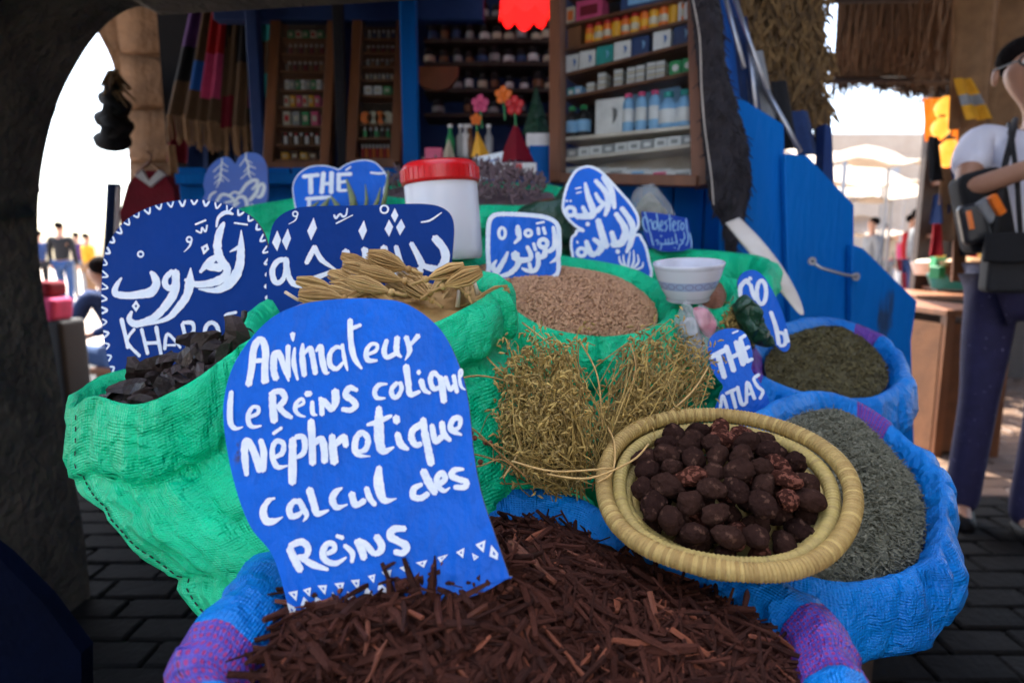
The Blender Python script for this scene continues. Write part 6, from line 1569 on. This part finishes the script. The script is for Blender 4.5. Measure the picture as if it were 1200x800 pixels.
# ================================================================ PEOPLE
def skin_mesh(name, J, E, mat, parent, root=0, sub=2):
    """J: joint -> (point, rx, ry); E: edges; one continuous smooth surface"""
    keys = list(J); idx = {k: i for i, k in enumerate(keys)}
    me = bpy.data.meshes.new(name); me.from_pydata([tuple(J[k][0]) for k in keys], [(idx[a], idx[b]) for a, b in E], [])
    o = bpy.data.objects.new(name, me); col.objects.link(o)
    md = o.modifiers.new('skin', 'SKIN'); md.use_smooth_shade = True
    for i, k in enumerate(keys):
        sv = me.skin_vertices[0].data[i]; sv.radius = (J[k][1], J[k][2] if len(J[k]) > 2 else J[k][1]); sv.use_root = (i == root)
    s = o.modifiers.new('sub', 'SUBSURF'); s.levels = sub; s.render_levels = sub
    dg = bpy.context.evaluated_depsgraph_get(); me2 = bpy.data.meshes.new_from_object(o.evaluated_get(dg))
    vs = [tuple(v.co) for v in me2.vertices]; fs = [tuple(p.vertices) for p in me2.polygons]
    bpy.data.objects.remove(o)
    return mk(name, vs, fs, mat, parent, True)
def person(label, loc, H, face, pose, top, bottom, detail=False, hair='hair', sleeves='long', shoe='shoe', shirtmat=None):
    """pose: dict of joint offsets in body frame (x right of the person, y forward, z up), in units of height"""
    t = thing('person', loc, label, 'person'); c, s = math.cos(face), math.sin(face)
    def W(p): x, y, z = [q * H for q in p]; return Vector((loc[0] + x * c - y * s, loc[1] + x * s + y * c, loc[2] + z))
    B = dict(pel=(0, 0, .53), bel=(0, .0, .60), che=(0, .0, .72), nek=(0, 0, .83), nk2=(0, .005, .865), hea=(0, .01, .905), crn=(0, .012, .955),
             lsh=(-.105, 0, .80), rsh=(.105, 0, .80), lel=(-.13, 0, .63), rel=(.13, 0, .63), lwr=(-.135, .03, .49), rwr=(.135, .03, .49), lhd=(-.135, .04, .44), rhd=(.135, .04, .44),
             lhi=(-.052, 0, .50), rhi=(.052, 0, .50), lkn=(-.055, .01, .28), rkn=(.055, .01, .28), lan=(-.058, 0, .05), ran=(.058, 0, .05), lto=(-.062, .075, .018), rto=(.062, .075, .018))
    B.update(pose); r = dict(pel=.075, bel=.066, che=.078, nek=.034, nk2=.031, hea=.052, crn=.036, lsh=.036, rsh=.036, lel=.024, rel=.024, lwr=.016, rwr=.016, lhd=.018, rhd=.018, lhi=.05, rhi=.05, lkn=.032, rkn=.032, lan=.021, ran=.021, lto=.018, rto=.018)
    E = [('pel', 'bel'), ('bel', 'che'), ('che', 'nek'), ('nek', 'nk2'), ('nk2', 'hea'), ('hea', 'crn'), ('che', 'lsh'), ('che', 'rsh'), ('lsh', 'lel'), ('lel', 'lwr'), ('rsh', 'rel'), ('rel', 'rwr'), ('lwr', 'lhd'), ('rwr', 'rhd'), ('pel', 'lhi'), ('pel', 'rhi'), ('lhi', 'lkn'), ('lkn', 'lan'), ('rhi', 'rkn'), ('rkn', 'ran'), ('lan', 'lto'), ('ran', 'rto')]
    fat = dict(pel=.8, bel=.75, che=.7)
    J = {k: (W(B[k]), r[k] * H * .9, r[k] * H * .9 * fat.get(k, 1)) for k in B}
    EE = list(E)
    if detail:
        for sd, sx_ in (('l', -1), ('r', 1)):
            wr, hd = Vector(B[sd + 'wr']), Vector(B[sd + 'hd']); dv = (hd - wr).normalized(); side = dv.cross(Vector((0, 0, 1))); side = side.normalized() if side.length > .1 else Vector((0, 1, 0)); up = side.cross(dv)
            J[sd + 'hd'] = (W(hd), .019 * H, .010 * H)
            for f in range(4):
                L = (.040, .046, .043, .034)[f]; o_ = side * ((f - 1.5) * .0105)
                a = hd + dv * .008 + o_; b = a + dv * L * .5 - up * .006; e = b + dv * L * .3 - up * .016
                J[sd + 'f%da' % f] = (W(a), .0055 * H, .0055 * H); J[sd + 'f%db' % f] = (W(b), .0048 * H, .0048 * H); J[sd + 'f%dc' % f] = (W(e), .004 * H, .004 * H)
                EE += [(sd + 'hd', sd + 'f%da' % f), (sd + 'f%da' % f, sd + 'f%db' % f), (sd + 'f%db' % f, sd + 'f%dc' % f)]
            a = wr + dv * .02 + side * .018 * sx_; b = a + dv * .025 + side * .012 * sx_ - up * .01
            J[sd + 't1'] = (W(a), .0065 * H, .0065 * H); J[sd + 't2'] = (W(b), .005 * H, .005 * H); EE += [(sd + 'wr', sd + 't1'), (sd + 't1', sd + 't2')]
    skin_mesh('body', J, EE, MAT['skin'], t, 0, 2 if detail else 1)
    k = 1.16 if detail else 1.3
    st = {q: (W(B[q]), r[q] * H * .9 * k, r[q] * H * .9 * k * fat.get(q, 1)) for q in ('pel', 'bel', 'che', 'lsh', 'rsh', 'lel', 'rel')}
    st['nek'] = (W((Vector(B['nek']) * .8 + Vector(B['che']) * .2)), .04 * H, .04 * H); se = [('pel', 'bel'), ('bel', 'che'), ('che', 'nek'), ('che', 'lsh'), ('che', 'rsh'), ('lsh', 'lel'), ('rsh', 'rel')]
    if sleeves == 'short':
        for q, (a, b) in (('lel', ('lsh', 'lel')), ('rel', ('rsh', 'rel'))): st[q] = (W(Vector(B[a]).lerp(Vector(B[b]), .72)), .036 * H, .036 * H)
        for q in ('lsh', 'rsh'): st[q] = (st[q][0], .038 * H, .038 * H)
    else:
        st['lwr'] = (W(B['lwr']), .021 * H, .021 * H); st['rwr'] = (W(B['rwr']), .021 * H, .021 * H); se += [('lel', 'lwr'), ('rel', 'rwr')]
    skin_mesh('shirt', st, se, MAT[top], t, 0, 2 if detail else 1)
    tp = {q: (W(B[q]), r[q] * H * .9 * 1.22, r[q] * H * .9 * 1.22) for q in ('lhi', 'rhi', 'lkn', 'rkn')}; tp['pel'] = (W((B['pel'][0], B['pel'][1], B['pel'][2] - .01)), .088 * H * .9, .07 * H * .9)
    for q in ('lan', 'ran'): tp[q] = (W((B[q][0], B[q][1], B[q][2] - .028)), .034 * H, .034 * H)
    skin_mesh('trousers', tp, [('pel', 'lhi'), ('pel', 'rhi'), ('lhi', 'lkn'), ('rhi', 'rkn'), ('lkn', 'lan'), ('rkn', 'ran')], MAT[bottom], t, 4, 2 if detail else 1)
    hc = W(B['hea']); hr = .062 * H
    hh = G(); vs = []
    hh.ball(hc + Vector((s * .022 * H * 1, -c * .022 * H, .034 * H)), (hr * .76, hr * .70, hr * .66), 18, 12); hh.mk('hair', MAT[hair], t, True)
    for sd in ('l', 'r'):
        a, b = W(B[sd + 'an']), W(B[sd + 'to']); a.z -= .012 * H; a2 = a - (b - a) * .25; a2.z = b.z
        skin_mesh('shoe', {'a': (a, .029 * H, .029 * H), 'b': (b + (b - a2) * .12, .027 * H, .022 * H), 'h': (Vector((a.x, a.y, b.z + .006 * H)), .030 * H, .026 * H)}, [('a', 'h'), ('h', 'b')], MAT[shoe], t, 0, 1)
    if detail:
        f = Vector((-s, c, 0)); rt_ = Vector((c, s, 0)); fc = W(B['hea']) + f * .046 * H
        g = G(); g.ball(fc + f * .014 * H + Vector((0, 0, -.002 * H)), (.008 * H, .010 * H, .013 * H), 10, 8); g.mk('nose', MAT['skin'], t, True)
        g = G(); g.bar(fc + f * .008 * H - rt_ * .014 * H + Vector((0, 0, -.024 * H)), fc + f * .008 * H + rt_ * .014 * H + Vector((0, 0, -.024 * H)), .004 * H, .006 * H); g.mk('mouth', MAT['p_maroon'], t)
        for sx_ in (-1, 1):
            g = G(); g.ball(W(B['hea']) + rt_ * sx_ * .050 * H, (.006 * H, .010 * H, .017 * H), 8, 6, .5, Matrix.Rotation(face, 3, 'Z')); g.mk('ear', MAT['skin'], t, True)
            g = G(); g.ball(fc + rt_ * sx_ * .017 * H + f * .002 * H + Vector((0, 0, .012 * H)), .007 * H, 8, 6); g.mk('eye', MAT['p_white'], t, True)
        gl_ = thing('x', (0, 0, 0), '', ''); bpy.data.objects.remove(gl_)
        g = G()
        for sx_ in (-1, 1):
            q = fc + rt_ * sx_ * .019 * H + f * .016 * H + Vector((0, 0, .011 * H)); ring = [q + (rt_ * math.cos(a) * .014 + Vector((0, 0, 1)) * math.sin(a) * .010) * H for a in [k * .3927 for k in range(17)]]
            g.tube(ring, .0022 * H, 6); g.tube([q + rt_ * sx_ * .016 * H, W(B['hea']) + rt_ * sx_ * .054 * H + Vector((0, 0, .012 * H))], .0018 * H, 5)
        g.tube([fc + f * .018 * H - rt_ * .004 * H + Vector((0, 0, .013 * H)), fc + f * .018 * H + rt_ * .004 * H + Vector((0, 0, .013 * H))], .002 * H, 5); g.mk('glasses', MAT['p_black'], t)
    return t, W, B
random.seed(3)
# man at right edge, facing left and towards the camera
mx_ = P(1178, 600, 2.16).x
man, WM, BM = person('standing man in white T-shirt and glasses, carrying bags, cut off by the right edge', (1.785, 2.13, 0), 1.76, R(158), dict(
    rel=(.135, .09, .69), rwr=(.02, .19, .735), rhd=(-.02, .205, .75), lel=(-.14, .09, .67), lwr=(-.05, .19, .735), lhd=(-.01, .21, .75), rkn=(.06, .02, .28), ran=(.065, -.01, .05), rto=(.075, .065, .018), lkn=(-.045, .035, .28), lan=(-.035, .03, .05), lto=(-.035, .105, .018), nk2=(.018, .012, .865), hea=(.040, .022, .905), crn=(.042, .016, .955)), 'tshirt', 'navy', True, sleeves='short')
# camera held, bags
g = G(); g.box(WM((.0, .245, .755)), (.13, .08, .085), Matrix.Rotation(R(158), 3, 'Z')); cb_ = thing('photo_camera', WM((0, .245, .735)), 'black camera held up by the man at the right edge', 'camera'); ORG[cb_] = WM((0, .245, .735)); bevel(g.mk('camera_body', MAT['p_black'], cb_), .008)
g = G(); g.lathe(WM((0, .265, .755)), [(0, 0), (.03, 0), (.032, .05), (.028, .055), (0, .05)], 18, (-math.sin(R(158)), math.cos(R(158)), 0)); fixn(g.mk('lens', MAT['shoe'], cb_, True))
bp_ = thing('backpack', P(1150, 290, 2.02), 'black backpack with grey panel and orange trim slung by the man', 'backpack'); ORG[bp_] = P(1150, 290, 2.02)
def rbox(name, c, size, rot, mat, parent, bw=.03, bump=.006):
    g = G(); g.box((0, 0, 0), size); v = [Vector(c) + rot @ Vector(p) for p in g.v]; o = mk(name, v, g.f, mat, parent); bevel(o, bw, 4); o.data.polygons.foreach_set('use_smooth', [True] * len(o.data.polygons)); return o
Rz = Matrix.Rotation(R(-22), 3, 'Z') @ Matrix.Rotation(R(-14), 3, 'Y')
rbox('pack_body', P(1150, 248, 2.05), (.13, .16, .27), Rz, MAT['c_black'], bp_, .04); rbox('pack_pocket', P(1141, 262, 1.97), (.075, .05, .13), Rz, MAT['p_black'], bp_, .02); rbox('orange_trim', P(1168, 240, 1.91), (.025, .02, .07), Matrix.Rotation(R(-35), 3, 'Y'), MAT['p_orange'], bp_, .006); rbox('orange_patch', P(1137, 258, 1.93), (.014, .01, .06), Rz, MAT['p_orange'], bp_, .004); rbox('grey_panel', P(1158, 246, 1.94), (.05, .03, .08), Matrix.Rotation(R(-35), 3, 'Y'), MAT['c_grey'], bp_, .012)
sb_ = thing('shoulder_bag', P(1180, 345, 1.9), 'black shoulder bag at the waist of the man', 'bag'); ORG[sb_] = P(1180, 345, 1.9)
rbox('bag_body', P(1182, 308, 1.95), (.13, .09, .19), Matrix.Rotation(R(-20), 3, 'Z'), MAT['black'], sb_, .02); rbox('bag_flap', P(1182, 290, 1.89), (.125, .02, .09), Matrix.Rotation(R(-20), 3, 'Z'), MAT['c_black'], sb_, .008)
g = G(); g.tube([P(1166, 275, 1.92), P(1176, 200, 1.95), P(1186, 160, 2.0), P(1190, 140, 2.08)], .009, 6); g.mk('bag_strap', MAT['black'], sb_, True)
g = G(); g.tube([P(1196, 275, 1.92), P(1192, 210, 1.92), P(1186, 165, 1.98), P(1182, 145, 2.08)], .007, 6); g.mk('bag_strap', MAT['black'], sb_, True)
# left: walking man, others
person('man in black top and jeans walking away into the light of the left opening', (P(80, 370, 11.6).x, P(80, 370, 11.6).y, -.0), 1.66, R(8), dict(lkn=(-.06, .05, .28), lan=(-.06, .06, .06), lto=(-.06, .13, .02), ran=(.06, -.04, .05)), 'c_black', 'jeans')
person('distant person in dark clothes at the pier edge, left of the walking man', (P(52, 350, 14).x, P(52, 350, 14).y, 0), 1.6, R(60), {}, 'c_navy', 'c_black')
person('distant person in yellow-green clothes right of the walking man', (P(108, 350, 13).x, P(108, 350, 13).y, 0), 1.5, R(-30), {}, 'c_yellow', 'c_tan')
person('distant person in purple top between the walking man and the yellow one', (P(96, 350, 15).x, P(96, 350, 15).y, 0), 1.6, R(20), {}, 'c_purple', 'c_grey')
sp_ = P(118, 440, 3.9)
person('seated person in blue jeans, mostly hidden behind the round KHAROB sign', (sp_.x + .22, sp_.y, -.06), 1.5, R(75), dict(pel=(0, 0, .29), bel=(0, .02, .36), che=(0, .06, .47), nek=(0, .11, .57), nk2=(0, .13, .60), hea=(0, .15, .63), crn=(0, .16, .67), lsh=(-.1, .09, .55), rsh=(.1, .09, .55), lel=(-.13, .16, .42), rel=(.13, .16, .42), lwr=(-.06, .28, .36), rwr=(.06, .28, .36), lhd=(-.04, .31, .35), rhd=(.04, .31, .35), lhi=(-.06, .02, .28), rhi=(.06, .02, .28), lkn=(-.08, .26, .31), rkn=(.08, .26, .30), lan=(-.08, .25, .07), ran=(.08, .22, .07), lto=(-.08, .33, .04), rto=(.08, .30, .04)), 'c_navy', 'jeans')
st_ = thing('stool', (sp_.x + .22, sp_.y, 0), 'low wooden stool under the seated person in jeans', 'stool'); g = G(); g.box((sp_.x + .22, sp_.y, .30), (.34, .34, .04)); bevel(g.mk('seat', MAT['wood_or'], st_), .006)
for a, b in ((-1, -1), (1, -1), (-1, 1), (1, 1)): g = G(); g.box((sp_.x + .22 + a * .13, sp_.y + b * .13, .14), (.035, .035, .28)); g.mk('leg', MAT['wood_or'], st_)
lb = thing('rolling_bag', AY(76, 450, 3.2), 'tall black bag with hot pink top standing in the left opening', 'bag'); lb.location.z = 0; ORG[lb] = Vector(lb.location)
c = AY(72, 410, 3.2); rbox('bag_body', (c.x, 3.2, .36), (.16, .2, .62), Matrix.Identity(3), MAT['black'], lb, .03); rbox('pink_top', (c.x - .01, 3.18, .73), (.12, .16, .12), Matrix.Rotation(R(8), 3, 'Y'), MAT['c_pink'], lb, .03); rbox('maroon_roll', (c.x - .05, 3.2, .83), (.14, .14, .08), Matrix.Identity(3), MAT['c_maroon'], lb, .03)
# right: distant crowd
cr = [(1018, 9.5, 1.62, 'c_grey', 'c_black', 'grey top'), (1034, 12, 1.65, 'c_cream', 'c_grey', 'cream top'), (1046, 14, 1.6, 'c_pink', 'c_white', 'pink top'), (1063, 10, 1.7, 'c_red', 'c_maroon', 'red top'), (1070, 9, 1.72, 'c_grey', 'c_navy', 'pale grey top'), (1078, 11, 1.68, 'c_navy', 'c_black', 'navy top'), (1040, 17, 1.6, 'c_teal', 'c_navy', 'teal top'), (1088, 15, 1.6, 'c_white', 'c_tan', 'white top')]
for i, (x, d, H, a, b, nm) in enumerate(cr):
    p = P(x, 330, d); person('distant shopper in %s in the sunlit market beyond the door' % nm, (p.x, p.y, 0), H, random.uniform(0, 6.28), dict(lkn=(-.06, .04, .28), lto=(-.06, .1, .02)), a, b)
# blurred dark object lower right corner
rock(Vector((1.42, 1.18, .10)), (.22, .18, .2), MAT['wood_dark'], None, 'dark_sack'); o = bpy.data.objects['dark_sack']; meta(o, 'dark brown lumpy sack at the bottom right corner on the pavers', 'sack')
